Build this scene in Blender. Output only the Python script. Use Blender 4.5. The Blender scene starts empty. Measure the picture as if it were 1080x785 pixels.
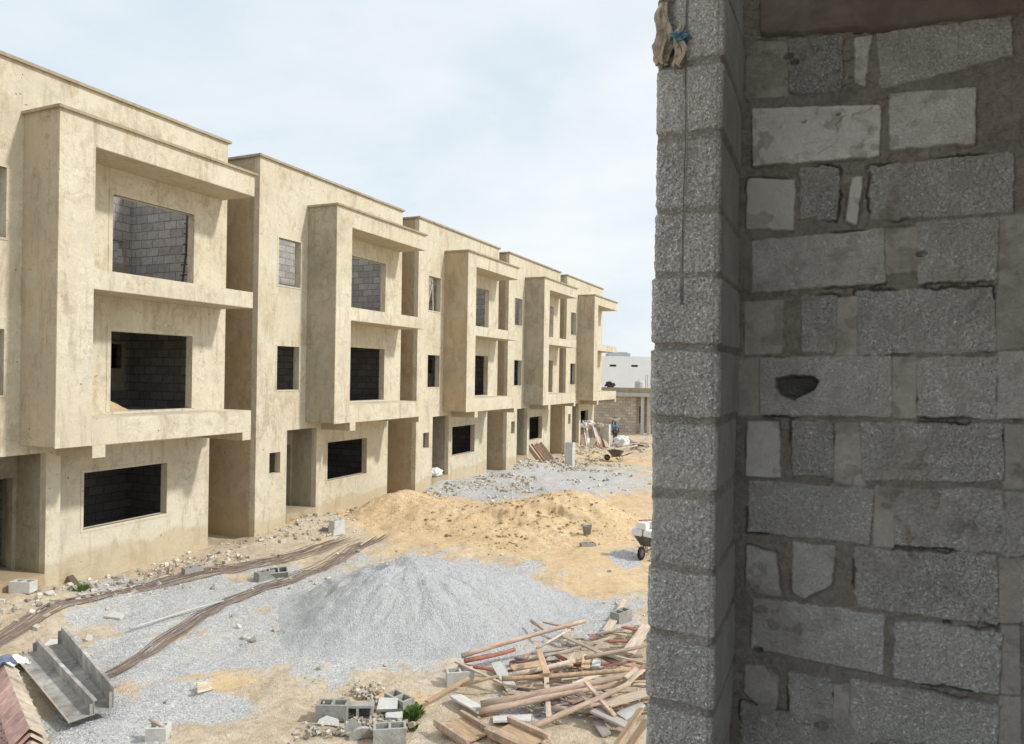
import bpy, bmesh, math, random
import numpy as np
from mathutils import Vector, Matrix
random.seed(7); RNG = np.random.default_rng(11)
SC = bpy.context.scene; COL = SC.collection
# ------------------------------------------------------------------ camera model (photo pixel <-> world)
F_, CX, CY = 760.0, 540.0, 395.0
AL = math.radians(24.1); RO = math.radians(0.9); EYE = 5.05
FW = Vector((-math.sin(AL), math.cos(AL), 0)); RT = Vector((math.cos(AL), math.sin(AL), 0))
def ray(u, v):
    a, b = u-CX, CY-v
    dx = a*math.cos(RO)-b*math.sin(RO); dy = a*math.sin(RO)+b*math.cos(RO)
    return FW*F_+RT*dx+Vector((0, 0, 1))*dy
def G(u, v, h=0.0):
    d = ray(u, v); t = (h-EYE)/d.z
    return Vector((d.x*t, d.y*t, h))
def onY(u, v, y):
    d = ray(u, v); t = y/d.y
    return Vector((d.x*t, y, EYE+d.z*t))
def onD(u, v, dep):
    d = ray(u, v); t = dep/F_
    return Vector((d.x*t, d.y*t, EYE+d.z*t))
def proj(x, y, z):
    x = np.asarray(x, float); y = np.asarray(y, float)
    dep = np.maximum(x*FW.x+y*FW.y, 0.3); dx = (x*RT.x+y*RT.y)/dep*F_; dy = (z-EYE)/dep*F_
    a = dx*math.cos(RO)+dy*math.sin(RO); b = -dx*math.sin(RO)+dy*math.cos(RO)
    return CX+a, CY-b
# ------------------------------------------------------------------ numpy noise
def _h(ix, iy, s):
    n = (ix*374761393+iy*668265263+s*1274126177) & 0xffffffff
    n = ((n ^ (n >> 13))*1274126177) & 0xffffffff
    n = (n ^ (n >> 16)) & 0xffffffff
    return n/4294967295.0
def vn(x, y, s=0):
    x = np.asarray(x, float); y = np.asarray(y, float)
    ix = np.floor(x).astype(np.int64); iy = np.floor(y).astype(np.int64)
    fx = x-ix; fy = y-iy; fx = fx*fx*(3-2*fx); fy = fy*fy*(3-2*fy)
    a = _h(ix, iy, s); b = _h(ix+1, iy, s); c = _h(ix, iy+1, s); d = _h(ix+1, iy+1, s)
    return (a*(1-fx)+b*fx)*(1-fy)+(c*(1-fx)+d*fx)*fy
def fbm(x, y, o=4, s=0):
    r = 0; a = .5; t = 0
    for k in range(o):
        r = r+a*vn(x*2**k+k*17.3, y*2**k-k*9.1, s+k); t += a; a *= .5
    return r/t
def sst(e0, e1, x):
    t = np.clip((x-e0)/(e1-e0), 0, 1); return t*t*(3-2*t)
# ------------------------------------------------------------------ tags, objects
def tag(o, label=None, cat=None, group=None, kind=None):
    if label: o['label'] = label
    if cat: o['category'] = cat
    if group: o['group'] = group
    if kind: o['kind'] = kind
    return o
def empty(name, loc=(0, 0, 0), rz=0):
    o = bpy.data.objects.new(name, None); COL.objects.link(o); o.location = loc
    o.rotation_euler = (0, 0, rz); o.empty_display_size = .2
    return o
def link(name, me, mat, parent=None):
    o = bpy.data.objects.new(name, me); COL.objects.link(o)
    if mat is not None and len(me.materials) == 0: me.materials.append(mat)
    if parent is not None: o.parent = parent
    return o
def copy_tree(o, parent=None):
    c = o.copy(); COL.objects.link(c)
    if parent is not None: c.parent = parent
    for ch in [k for k in o.children]: copy_tree(ch, c)
    return c
def fastmesh(name, V, Fq, smooth=True, attr=None):
    V = np.asarray(V, np.float32); Fq = np.asarray(Fq, np.int32)
    me = bpy.data.meshes.new(name); n = len(Fq); k = Fq.shape[1]
    me.vertices.add(len(V)); me.vertices.foreach_set('co', V.ravel())
    me.loops.add(n*k); me.loops.foreach_set('vertex_index', Fq.ravel())
    me.polygons.add(n); me.polygons.foreach_set('loop_start', np.arange(0, n*k, k, dtype=np.int32))
    me.polygons.foreach_set('loop_total', np.full(n, k, np.int32))
    me.polygons.foreach_set('use_smooth', np.full(n, smooth))
    me.update(calc_edges=True)
    if attr is not None:
        a = me.color_attributes.new('mix', 'FLOAT_COLOR', 'POINT')
        A = np.ones((len(V), 4), np.float32); A[:, :attr.shape[1]] = attr
        a.data.foreach_set('color', A.ravel())
    me.validate(); return me
def gridfaces(nu, nv, flip=False):
    i, j = np.meshgrid(np.arange(nu-1), np.arange(nv-1), indexing='ij')
    a = (i*nv+j).ravel()
    f = np.stack([a, a+nv, a+nv+1, a+1], 1)
    return f[:, ::-1] if flip else f
class MB:
    """collects shapes into one mesh"""
    def __init__(s): s.bm = bmesh.new()
    def box(s, x0, x1, y0, y1, z0, z1, M=None, jit=0):
        vs = []
        for x in (x0, x1):
            for y in (y0, y1):
                for z in (z0, z1):
                    p = Vector((x, y, z))
                    if jit: p += Vector([random.uniform(-jit, jit) for _ in range(3)])
                    if M is not None: p = M @ p
                    vs.append(s.bm.verts.new(p))
        for f in ((0, 1, 3, 2), (4, 6, 7, 5), (0, 4, 5, 1), (2, 3, 7, 6), (0, 2, 6, 4), (1, 5, 7, 3)):
            s.bm.faces.new([vs[i] for i in f])
        return s
    def tube(s, pts, r, n=8, r2=None, wob=0):
        rings = []; N = len(pts)
        for i, p in enumerate(pts):
            p = Vector(p); q = Vector(pts[min(i+1, N-1)])-Vector(pts[max(i-1, 0)])
            q.normalize(); up = Vector((0, 0, 1)) if abs(q.z) < .9 else Vector((1, 0, 0))
            a = q.cross(up).normalized(); b = a.cross(q)
            rr = r if r2 is None else r+(r2-r)*i/max(1, N-1)
            rr *= 1+random.uniform(-wob, wob)
            rings.append([s.bm.verts.new(p+(a*math.cos(t)+b*math.sin(t))*rr) for t in [2*math.pi*k/n for k in range(n)]])
        for a, b in zip(rings, rings[1:]):
            for k in range(n): s.bm.faces.new([a[k], a[(k+1) % n], b[(k+1) % n], b[k]])
        s.bm.faces.new(rings[0][::-1]); s.bm.faces.new(rings[-1])
        return s
    def lathe(s, prof, n=20, M=None):
        rings = []
        for r, z in prof:
            ring = []
            for k in range(n):
                p = Vector((r*math.cos(2*math.pi*k/n), r*math.sin(2*math.pi*k/n), z))
                if M is not None: p = M @ p
                ring.append(s.bm.verts.new(p))
            rings.append(ring)
        for a, b in zip(rings, rings[1:]):
            for k in range(n): s.bm.faces.new([a[k], a[(k+1) % n], b[(k+1) % n], b[k]])
        s.bm.faces.new(rings[0][::-1]); s.bm.faces.new(rings[-1])
        return s
    def mesh(s, name='m', smooth=False, bevel=0):
        bmesh.ops.recalc_face_normals(s.bm, faces=s.bm.faces[:])
        if bevel: bmesh.ops.bevel(s.bm, geom=s.bm.edges[:], offset=bevel, segments=2, affect='EDGES', clamp_overlap=True)
        me = bpy.data.meshes.new(name); s.bm.to_mesh(me); s.bm.free()
        for p in me.polygons: p.use_smooth = smooth
        return me
    def build(s, name, mat, parent=None, smooth=False, bevel=0):
        return link(name, s.mesh(name, smooth, bevel), mat, parent)
# ------------------------------------------------------------------ materials
def newmat(name, rough=.9, metallic=0):
    m = bpy.data.materials.new(name); m.use_nodes = True; nt = m.node_tree
    b = nt.nodes['Principled BSDF']; b.inputs['Roughness'].default_value = rough; b.inputs['Metallic'].default_value = metallic
    b.inputs['Specular IOR Level'].default_value = .25
    return m, nt, b
def N(nt, t, **kw):
    n = nt.nodes.new(t)
    for k, v in kw.items():
        if k in ('i',):
            for a, c in v.items(): n.inputs[a].default_value = c
        else: setattr(n, k, v)
    return n
def coords(nt, kind='Object', scale=(1, 1, 1), rnd=False):
    t = nt.nodes.new('ShaderNodeTexCoord'); mp = nt.nodes.new('ShaderNodeMapping')
    mp.inputs['Scale'].default_value = scale
    if kind == 'World':
        g = nt.nodes.new('ShaderNodeNewGeometry'); nt.links.new(g.outputs['Position'], mp.inputs['Vector'])
    else: nt.links.new(t.outputs[kind], mp.inputs['Vector'])
    if rnd:
        oi = nt.nodes.new('ShaderNodeObjectInfo'); mu = N(nt, 'ShaderNodeMath', operation='MULTIPLY', i={1: 37.0})
        nt.links.new(oi.outputs['Random'], mu.inputs[0]); nt.links.new(mu.outputs[0], mp.inputs['Location'])
    return mp.outputs['Vector']
def noise(nt, vec, scale, det=4, rough=.55, dist=0):
    n = N(nt, 'ShaderNodeTexNoise', i={'Scale': scale, 'Detail': det, 'Roughness': rough, 'Distortion': dist})
    nt.links.new(vec, n.inputs['Vector']); return n.outputs['Fac']
def ramp(nt, fac, stops):
    r = nt.nodes.new('ShaderNodeValToRGB'); e = r.color_ramp.elements
    while len(e) < len(stops): e.new(.5)
    for k, (p, c) in enumerate(stops):
        e[k].position = p; e[k].color = (c[0], c[1], c[2], 1) if hasattr(c, '__len__') else (c, c, c, 1)
    nt.links.new(fac, r.inputs[0]); return r.outputs['Color']
def mix(nt, fac, a, b, mode='MIX'):
    m = N(nt, 'ShaderNodeMix', data_type='RGBA', blend_type=mode)
    for s, v in ((m.inputs[0], fac), (m.inputs[6], a), (m.inputs[7], b)):
        if hasattr(v, 'is_linked') or hasattr(v, 'links'): nt.links.new(v, s)
        elif hasattr(v, '__len__'): s.default_value = (v[0], v[1], v[2], 1)
        else: s.default_value = v
    return m.outputs[2]
def bump(nt, b, h, dist=.01, strength=1.0, prev=None):
    n = N(nt, 'ShaderNodeBump', i={'Strength': strength, 'Distance': dist})
    nt.links.new(h, n.inputs['Height'])
    if prev is not None: nt.links.new(prev, n.inputs['Normal'])
    nt.links.new(n.outputs[0], b.inputs['Normal']); return n.outputs[0]
def plaster(name, c1, c2, c3, stain=.5):
    m, nt, b = newmat(name, .92); L = nt.links
    v = coords(nt, 'World'); vs = coords(nt, 'World', (1, 1, .22))
    big = noise(nt, v, .55, 5, .6, .4)
    col = mix(nt, ramp(nt, big, [(.38, 0), (.60, 1)]), c1, c2)
    blot = noise(nt, v, 2.3, 7, .68, 1.6)
    col = mix(nt, ramp(nt, blot, [(.50, 0), (.58, .6), (.70, .9)]), col, c3)
    # trowel sweeps
    tr = noise(nt, v, 5.5, 6, .75, 3.2)
    col = mix(nt, ramp(nt, tr, [(.44, .0), (.50, .5), (.56, .0)]), col, (c1[0]*1.22, c1[1]*1.24, c1[2]*1.3))
    tr2 = noise(nt, v, 3.1, 8, .8, 2.2)
    col = mix(nt, ramp(nt, tr2, [(.50, 0), (.52, .6), (.54, 0)]), col, (c3[0]*.72, c3[1]*.68, c3[2]*.62))
    # broad smooth and rough areas, dull brown water stains
    wide = noise(nt, coords(nt, 'World', (1, 1, .7)), .8, 5, .65, .8)
    calm = mix(nt, ramp(nt, big, [(.35, 0), (.68, 1)]), c1, c2)
    col = mix(nt, ramp(nt, wide, [(.40, .75), (.56, 0)]), col, calm)
    ws = noise(nt, coords(nt, 'World', (1.3, 1.3, .55)), 1.3, 7, .72, .6)
    col = mix(nt, ramp(nt, ws, [(.53, 0), (.64, .55), (.8, .75)]), col, (c3[0]*.86, c3[1]*.80, c3[2]*.72))
    pt = noise(nt, v, 1.7, 2, .4, .2)
    col = mix(nt, ramp(nt, pt, [(.60, 0), (.615, .30)]), col, (.50, .475, .40))
    # rain streaks
    st = noise(nt, coords(nt, 'World', (1, 1, .12)), 5, 5, .7)
    col = mix(nt, ramp(nt, st, [(.55, 0), (.75, stain)]), col, (c3[0]*.6, c3[1]*.57, c3[2]*.53))
    # chips
    ch = noise(nt, v, 9, 2, .5)
    col = mix(nt, ramp(nt, ch, [(.735, 0), (.76, .8)]), col, (.12, .085, .055))
    # earth splashed at the foot of the wall
    g = nt.nodes.new('ShaderNodeSeparateXYZ'); L.new(coords(nt, 'World'), g.inputs[0])
    ad = N(nt, 'ShaderNodeMath', operation='MULTIPLY_ADD', i={1: -1.1, 2: .0}); L.new(big, ad.inputs[0])
    a2 = N(nt, 'ShaderNodeMath', operation='ADD'); L.new(g.outputs['Z'], a2.inputs[0]); L.new(ad.outputs[0], a2.inputs[1])
    col = mix(nt, ramp(nt, a2.outputs[0], [(.0, .45), (.12, 0)]), col, (.46, .34, .19))
    L.new(col, b.inputs['Base Color'])
    p = bump(nt, b, noise(nt, v, 4, 6, .7, 2.0), .03, .55)
    bump(nt, b, noise(nt, v, 60, 3, .6), .004, .6, p)
    return m
M = {}
M['cream'] = plaster('cream_plaster', (.595, .53, .395), (.675, .62, .495), (.46, .395, .29), .6)
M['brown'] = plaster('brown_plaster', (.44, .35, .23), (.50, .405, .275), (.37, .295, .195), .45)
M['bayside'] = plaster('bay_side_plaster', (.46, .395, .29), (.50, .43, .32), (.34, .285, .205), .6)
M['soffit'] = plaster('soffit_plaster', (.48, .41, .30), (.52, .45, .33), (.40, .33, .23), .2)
M['greyplaster'] = plaster('grey_plaster', (.38, .34, .26), (.43, .385, .29), (.27, .24, .185), .5)
M['coping'] = plaster('coping_plaster', (.38, .32, .22), (.43, .36, .25), (.26, .22, .15), .2)
def block_mat(name, ax=(1, 2), base=.33, warm=1.0):
    """laid blocks for interiors and the distant house"""
    m, nt, b = newmat(name, .95); L = nt.links
    v = coords(nt, 'World'); s = nt.nodes.new('ShaderNodeSeparateXYZ'); L.new(v, s.inputs[0])
    wob = noise(nt, v, 7, 2); 
    c = nt.nodes.new('ShaderNodeCombineXYZ')
    ad = N(nt, 'ShaderNodeMath', operation='ADD'); L.new(s.outputs[0], ad.inputs[0]); L.new(s.outputs[1], ad.inputs[1])
    L.new(ad.outputs[0], c.inputs[0]); L.new(s.outputs[2], c.inputs[1])
    wv = N(nt, 'ShaderNodeVectorMath', operation='MULTIPLY_ADD', i={1: (.03, .03, .03)})
    cw = nt.nodes.new('ShaderNodeCombineXYZ'); L.new(wob, cw.inputs[0]); L.new(wob, cw.inputs[1])
    L.new(cw.outputs[0], wv.inputs[0]); L.new(c.outputs[0], wv.inputs[2])
    br = N(nt, 'ShaderNodeTexBrick', i={'Scale': 1.0, 'Mortar Size': .016, 'Mortar Smooth': .35, 'Brick Width': .47, 'Row Height': .245, 'Bias': 0.0,
        'Color1': (base*1.3*warm, base*1.23, base*1.15/warm, 1), 'Color2': (base*.9*warm, base*.85, base*.8/warm, 1), 'Mortar': (base*.62*warm, base*.57, base*.5/warm, 1)})
    L.new(wv.outputs[0], br.inputs['Vector'])
    n = noise(nt, v, 14, 6, .75)
    col = mix(nt, .8, br.outputs['Color'], ramp(nt, n, [(.3, .55), (.7, 1.25)]), 'MULTIPLY')
    L.new(col, b.inputs['Base Color'])
    p = bump(nt, b, br.outputs['Fac'], .02, -.8)
    bump(nt, b, noise(nt, v, 45, 4, .7), .01, .7, p)
    return m
M['block'] = block_mat('laid_blocks', base=.44); M['blockdark'] = block_mat('shaded_blocks', base=.24)  # second copy is darker: shade of the roofed rooms put into the colour
M['blockwarm'] = block_mat('weathered_blocks', base=.46, warm=1.08)
def rough_solid(name, c, var=.25, sc=12, rough=.9, bmp=.6, metal=0, bd=.006, rnd=True, streak=(1, 1, 1)):
    m, nt, b = newmat(name, rough, metal); L = nt.links
    v = coords(nt, 'Object', streak, rnd)
    n = noise(nt, v, sc, 6, .7, .5); n2 = noise(nt, v, sc*.2, 3)
    col = mix(nt, 1, c, ramp(nt, n, [(.25, 1-var), (.75, 1+var)]), 'MULTIPLY')
    col = mix(nt, 1, col, ramp(nt, n2, [(.3, 1-var*.7), (.7, 1+var*.7)]), 'MULTIPLY')
    if rnd:
        oi = nt.nodes.new('ShaderNodeObjectInfo')
        col = mix(nt, 1, col, ramp(nt, oi.outputs['Random'], [(0, 1-var*.6), (1, 1+var*.6)]), 'MULTIPLY')
    L.new(col, b.inputs['Base Color']); bump(nt, b, n, bd, bmp)
    return m
M['concrete'] = rough_solid('concrete_block_grey', (.36, .35, .325), .25, 28, .95, 1.0, bd=.012)
M['screed'] = rough_solid('dusty_screed', (.45, .43, .39), .15, 6, .95, .4, rnd=False)
M['concrete_pale'] = rough_solid('pale_concrete', (.56, .55, .52), .15, 22, .95, .8)
M['wood_pink'] = rough_solid('weathered_pole_wood', (.44, .33, .25), .42, 9, .85, .7, streak=(6, 6, 1))
M['wood_orange'] = rough_solid('fresh_board_wood', (.49, .34, .215), .4, 9, .85, .6, streak=(1, 7, 7))
M['wood_pale'] = rough_solid('pale_board_wood', (.51, .42, .325), .36, 9, .85, .6, streak=(1, 7, 7))
M['wood_red'] = rough_solid('red_stained_wood', (.36, .16, .12), .3, 9, .85, .6, streak=(1, 7, 7))
M['wood_dark'] = rough_solid('dark_wet_wood', (.14, .10, .085), .3, 9, .85, .6, streak=(1, 7, 7))
M['wood_grey'] = rough_solid('grey_board_wood', (.36, .325, .30), .26, 9, .85, .6, streak=(1, 7, 7))
M['rust'] = rough_solid('rusty_steel_bar', (.25, .195, .16), .4, 10, .85, .6)
M['steel'] = rough_solid('cement_caked_steel', (.36, .345, .32), .55, 5, .8, .8, 0, rnd=False)
M['primer'] = rough_solid('faded_red_primer', (.50, .33, .285), .5, 5, .75, .6, rnd=False)
M['creamsteel'] = rough_solid('cement_dusted_steel', (.50, .43, .345), .35, 6, .8, .6, rnd=False)
M['white_bag'] = rough_solid('white_woven_bag', (.78, .78, .77), .1, 14, .6, .5)
M['tan_bag'] = rough_solid('dirty_plastic_bag', (.50, .42, .33), .5, 45, .7, 1.0, bd=.02, rnd=False)
M['blue_cloth'] = rough_solid('blue_cloth', (.12, .15, .22), .5, 14, .9, .8)
M['blue'] = rough_solid('blue_shirt', (.08, .26, .46), .2, 14, .9, .3)
M['bluegrey'] = rough_solid('printed_blue_band', (.10, .22, .30), .5, 90, .6, .3, rnd=False)
M['skin'] = rough_solid('dark_skin', (.10, .055, .035), .1, 10, .6, .1)
M['trousers'] = rough_solid('dark_trousers', (.07, .06, .06), .2, 10, .9, .2)
M['rubber'] = rough_solid('black_rubber', (.02, .02, .02), .2, 20, .8, .3)
M['darkmetal'] = rough_solid('dark_barrow_steel', (.13, .11, .10), .4, 16, .7, .4, .2)
M['grey_bucket'] = rough_solid('grey_bucket', (.22, .24, .23), .25, 16, .7, .4)
M['white_paint'] = rough_solid('white_wall', (.74, .76, .77), .05, .8, .9, .1, rnd=False)
M['roofgrey'] = rough_solid('grey_roof', (.42, .45, .46), .1, 2, .8, .1, rnd=False)
M['darkhole'] = rough_solid('dark_opening', (.05, .055, .06), .1, 2, .9, .1, rnd=False)
M['string'] = rough_solid('mason_line', (.10, .10, .10), .1, 40, .9, .1, rnd=False)
def leafmat():
    m, nt, b = newmat('weed_green', .7); v = coords(nt, 'World')
    nt.links.new(ramp(nt, noise(nt, v, 20, 3), [(.3, (.05, .10, .02)), (.7, (.16, .24, .06))]), b.inputs['Base Color']); return m
M['leaf'] = leafmat()
def earth_mat(name, only=None):
    """ground: pale earth, orange sand and crushed grey stone, shares given by the mesh attribute"""
    m, nt, b = newmat(name, .97); L = nt.links
    v = coords(nt, 'World')
    n1 = noise(nt, v, 1.1, 6, .65, .6); n2 = noise(nt, v, 9, 6, .75, .4); n3 = noise(nt, v, 55, 3, .7)
    vo = N(nt, 'ShaderNodeTexVoronoi', i={'Scale': 46.0 if only == 'gravel' else 40.0, 'Randomness': 1.0}); L.new(v, vo.inputs['Vector'])
    sp = nt.nodes.new('ShaderNodeSeparateColor'); L.new(vo.outputs['Color'], sp.inputs[0])
    dirt = ramp(nt, n1, [(.3, (.48, .385, .27)), (.5, (.58, .475, .345)), (.7, (.66, .57, .45))])
    dirt = mix(nt, 1, dirt, ramp(nt, n2, [(.28, .62), (.5, 1.0), (.75, 1.22)]), 'MULTIPLY')
    sand = ramp(nt, n1, [(.3, (.63, .45, .26)), (.7, (.72, .555, .35))])
    sand = mix(nt, 1, sand, ramp(nt, n2, [(.28, .72), (.5, 1.0), (.75, 1.15)]), 'MULTIPLY')
    grav = ramp(nt, sp.outputs[0], [(0, (.38, .38, .38)), (.3, (.50, .50, .50)), (.75, (.60, .602, .60)), (1, (.72, .72, .71))])
    grav = mix(nt, 1, grav, ramp(nt, n2, [(.3, .78), (.7, 1.12)]), 'MULTIPLY')
    grav = mix(nt, ramp(nt, n1, [(.42, 0), (.7, .55)]), grav, (.57, .52, .45))
    if only == 'gravel':
        grav = mix(nt, .6, grav, (.60, .61, .62))
        col = grav
    elif only == 'sand': col = sand
    else:
        at = N(nt, 'ShaderNodeAttribute', attribute_name='mix'); s2 = nt.nodes.new('ShaderNodeSeparateColor'); L.new(at.outputs['Color'], s2.inputs[0])
        def sharpen(sock, lo=.35, hi=.65):
            a = N(nt, 'ShaderNodeMath', operation='MULTIPLY_ADD', i={1: .55, 2: -.275}); L.new(n2, a.inputs[0])
            c = N(nt, 'ShaderNodeMath', operation='ADD'); L.new(a.outputs[0], c.inputs[0]); L.new(sock, c.inputs[1])
            return ramp(nt, c.outputs[0], [(lo, 0), (hi, 1)])
        col = mix(nt, sharpen(s2.outputs[1]), dirt, sand)
        col = mix(nt, sharpen(s2.outputs[0]), col, grav)
        peb = N(nt, 'ShaderNodeTexVoronoi', i={'Scale': 11.0}); L.new(v, peb.inputs['Vector'])
        pm = ramp(nt, peb.outputs['Distance'], [(.10, 1), (.16, 0)])
        pm2 = mix(nt, 1, pm, ramp(nt, noise(nt, v, 2.2, 3), [(.45, 0), (.55, .8)]), 'MULTIPLY')
        col = mix(nt, pm2, col, (.62, .59, .54))
    L.new(col, b.inputs['Base Color'])
    p = bump(nt, b, n2, .05, .7)
    p = bump(nt, b, vo.outputs['Distance'], .03, .9 if only == 'gravel' else .5, p)
    bump(nt, b, n3, .01, .8, p)
    return m
M['ground'] = earth_mat('site_ground'); M['gravel'] = earth_mat('crushed_stone', 'gravel'); M['sand'] = earth_mat('orange_sand', 'sand')
def stone_mat(name, stops):
    m, nt, b = newmat(name, .95)
    at = N(nt, 'ShaderNodeAttribute', attribute_name='mix'); s2 = nt.nodes.new('ShaderNodeSeparateColor'); nt.links.new(at.outputs['Color'], s2.inputs[0])
    nt.links.new(ramp(nt, s2.outputs[0], stops), b.inputs['Base Color']); return m
M['stones'] = stone_mat('crushed_stone_chips', [(0, (.32, .32, .32)), (.3, (.49, .492, .49)), (.8, (.63, .632, .63)), (1, (.76, .76, .75))])
M['rubble'] = stone_mat('broken_block_bits', [(0, (.25, .22, .18)), (.4, (.46, .41, .33)), (.8, (.60, .56, .48)), (1, (.72, .69, .63))])
M['damp'] = stone_mat('damp_clods', [(0, (.24, .15, .08)), (.5, (.40, .27, .15)), (1, (.58, .42, .25))])
M['clod'] = stone_mat('sand_clods', [(0, (.42, .29, .16)), (.5, (.62, .46, .28)), (1, (.72, .57, .38))])
def near_block_mat(nm='rough_sandcrete', k=1.0, km=1.0):
    """close-up masonry: R block/mortar, G pitted/smooth, B tint"""
    m, nt, b = newmat(nm, .96); L = nt.links
    v = coords(nt, 'World')
    at = N(nt, 'ShaderNodeAttribute', attribute_name='mix'); s = nt.nodes.new('ShaderNodeSeparateColor'); L.new(at.outputs['Color'], s.inputs[0])
    big = noise(nt, v, 6, 6, .7, .6); med = noise(nt, v, 38, 5, .7, 1.0); fine = noise(nt, v, 165, 5, .66, .9)
    blk = ramp(nt, s.outputs[2], [(0, (.36, .355, .34)), (.5, (.50, .495, .48)), (1, (.62, .62, .605))])
    blk = mix(nt, 1, blk, ramp(nt, big, [(.3, .80), (.7, 1.14)]), 'MULTIPLY')
    pit = ramp(nt, fine, [(.36, .40), (.45, .95), (.54, 1.04), (.68, 1.16)])
    blkp = mix(nt, 1, blk, pit, 'MULTIPLY')
    blk = mix(nt, s.outputs[1], blk, blkp)
    mor = ramp(nt, big, [(.3, (.245, .232, .213)), (.7, (.35, .335, .31))])
    mor = mix(nt, 1, mor, ramp(nt, med, [(.35, .7), (.65, 1.12)]), 'MULTIPLY')
    mor = mix(nt, 1, mor, (km, km*.97, km*.93), 'MULTIPLY')
    full = mix(nt, 1, mix(nt, s.outputs[0], mor, blk), (k, k*.985, k*.965), 'MULTIPLY')
    L.new(full, b.inputs['Base Color'])
    h = mix(nt, s.outputs[1], ramp(nt, fine, [(.2, .45), (.8, .55)]), ramp(nt, fine, [(.34, 0), (.58, 1)]))
    p = bump(nt, b, h, .008, .9)
    bump(nt, b, med, .006, .5, p)
    return m
M['near'] = near_block_mat(k=1.32, km=.92); M['near2'] = near_block_mat('shaded_sandcrete', 1.10, .78)  # second one darkens the inner wall, room shade put into the block colour
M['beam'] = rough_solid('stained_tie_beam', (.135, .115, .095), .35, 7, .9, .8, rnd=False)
SUN_E, SUN_ANG, CLOUD, EXPO = 2.6, 4.5, 0.94, 0.20
# ------------------------------------------------------------------ ground
def ground_height(x, y):
    h = (fbm(x*.5, y*.5, 4, 3)-.5)*.22+(fbm(x*2.4, y*2.4, 3, 9)-.5)*.10
    f = sst(1.5, 0, x+14.6)          # bank of spoil along the front walls
    h = h+.16*f*fbm(x*1.3, y*.8, 3, 21)
    # cement and earth ramps at the entrances
    for k in range(5):
        yc = 7.38+8.9*k+2.0
        h = h+.36*np.exp(-((y-yc)/1.25)**2)*sst(-12.9, -15.4, x)
    far = sst(70, 120, np.hypot(x, y)); h = h*(1-far)
    return h-.05
GRAV = [(200, 640, 130, 42), (335, 612, 110, 22), (150, 690, 110, 30), (300, 675, 170, 48), (215, 742, 90, 22), (110, 765, 80, 40),
        (450, 650, 170, 66), (570, 506, 150, 20), (625, 648, 50, 22), (520, 508, 90, 22), (560, 745, 70, 20), (660, 585, 22, 12), (660, 635, 40, 8)]
SAND = [(540, 552, 210, 42), (630, 592, 90, 48), (235, 716, 55, 14), (350, 700, 50, 12), (650, 486, 60, 9), (410, 545, 70, 30), (640, 530, 90, 18), (420, 735, 60, 12)]
def masks(x, y):
    u, v = proj(x, y, 0.0)
    nz = (fbm(x*1.1, y*1.1, 4, 31)-.5)*1.7+(fbm(x*4, y*4, 3, 37)-.5)*1.1
    def mk(E):
        r = np.full(np.shape(x), -9.0)
        for a, b, ra, rb in E: r = np.maximum(r, 1-np.hypot((u-a)/ra, (v-b)/rb))
        return sst(-.15, .50, r+nz*.62)
    return mk(GRAV), mk(SAND)
def lines(segs):
    out = []
    for a, b, s in segs: out += list(np.arange(a, b, s))
    out.append(segs[-1][1]); return np.array(out)
gx = np.concatenate([-np.geomspace(2500, 40, 24), lines([(-38, -17, 1.0), (-17, 0, .06), (0, 10, 1.0), (10, 40, 5.0)]), np.geomspace(60, 2500, 18)])
gy = np.concatenate([-np.geomspace(800, 12, 14), lines([(-10, 4, 1.0), (4, 20, .06), (20, 34, .10), (34, 66, .25), (66, 130, 4.0)]), np.geomspace(150, 4000, 22)])
X, Y = np.meshgrid(gx, gy, indexing='ij')
Z = ground_height(X, Y)
mg, ms = masks(X, Y)
o = link('ground', fastmesh('ground', np.stack([X.ravel(), Y.ravel(), Z.ravel()], 1), gridfaces(len(gx), len(gy)), True,
     np.stack([mg.ravel(), ms.ravel(), mg.ravel()*0], 1)), M['ground']); tag(o, kind='structure')
def gz(x, y): return float(ground_height(np.array([x], float), np.array([y], float))[0])
# ------------------------------------------------------------------ stones (octahedral chips gathered in one mesh)
def chips(P, S, flat=.7, seed=1):
    r = np.random.default_rng(seed); n = len(P)
    B = np.array([(1, 0, 0), (-1, 0, 0), (0, 1, 0), (0, -1, 0), (0, 0, 1), (0, 0, -1)], float)
    Fo = np.array([(0, 2, 4), (2, 1, 4), (1, 3, 4), (3, 0, 4), (2, 0, 5), (1, 2, 5), (3, 1, 5), (0, 3, 5)])
    V = B[None]*(1+r.uniform(-.4, .4, (n, 6, 1))); V = V*S[:, None, None]*r.uniform(.6, 1.2, (n, 1, 3))
    a = r.uniform(0, 6.28, n); c, s_ = np.cos(a)[:, None], np.sin(a)[:, None]
    x = V[:, :, 0]*c-V[:, :, 1]*s_; y = V[:, :, 0]*s_+V[:, :, 1]*c; z = V[:, :, 2]*flat
    t = r.uniform(-.6, .6, n)[:, None]; x, z = x*np.cos(t)-z*np.sin(t), x*np.sin(t)+z*np.cos(t)
    V = np.stack([x, y, z], 2)+P[:, None, :]
    Fa = (Fo[None]+np.arange(n)[:, None, None]*6).reshape(-1, 3)
    col = np.repeat(r.uniform(0, 1, n)**1.1, 6)[:, None]
    return V.reshape(-1, 3), Fa, np.concatenate([col, col, col], 1)
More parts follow.
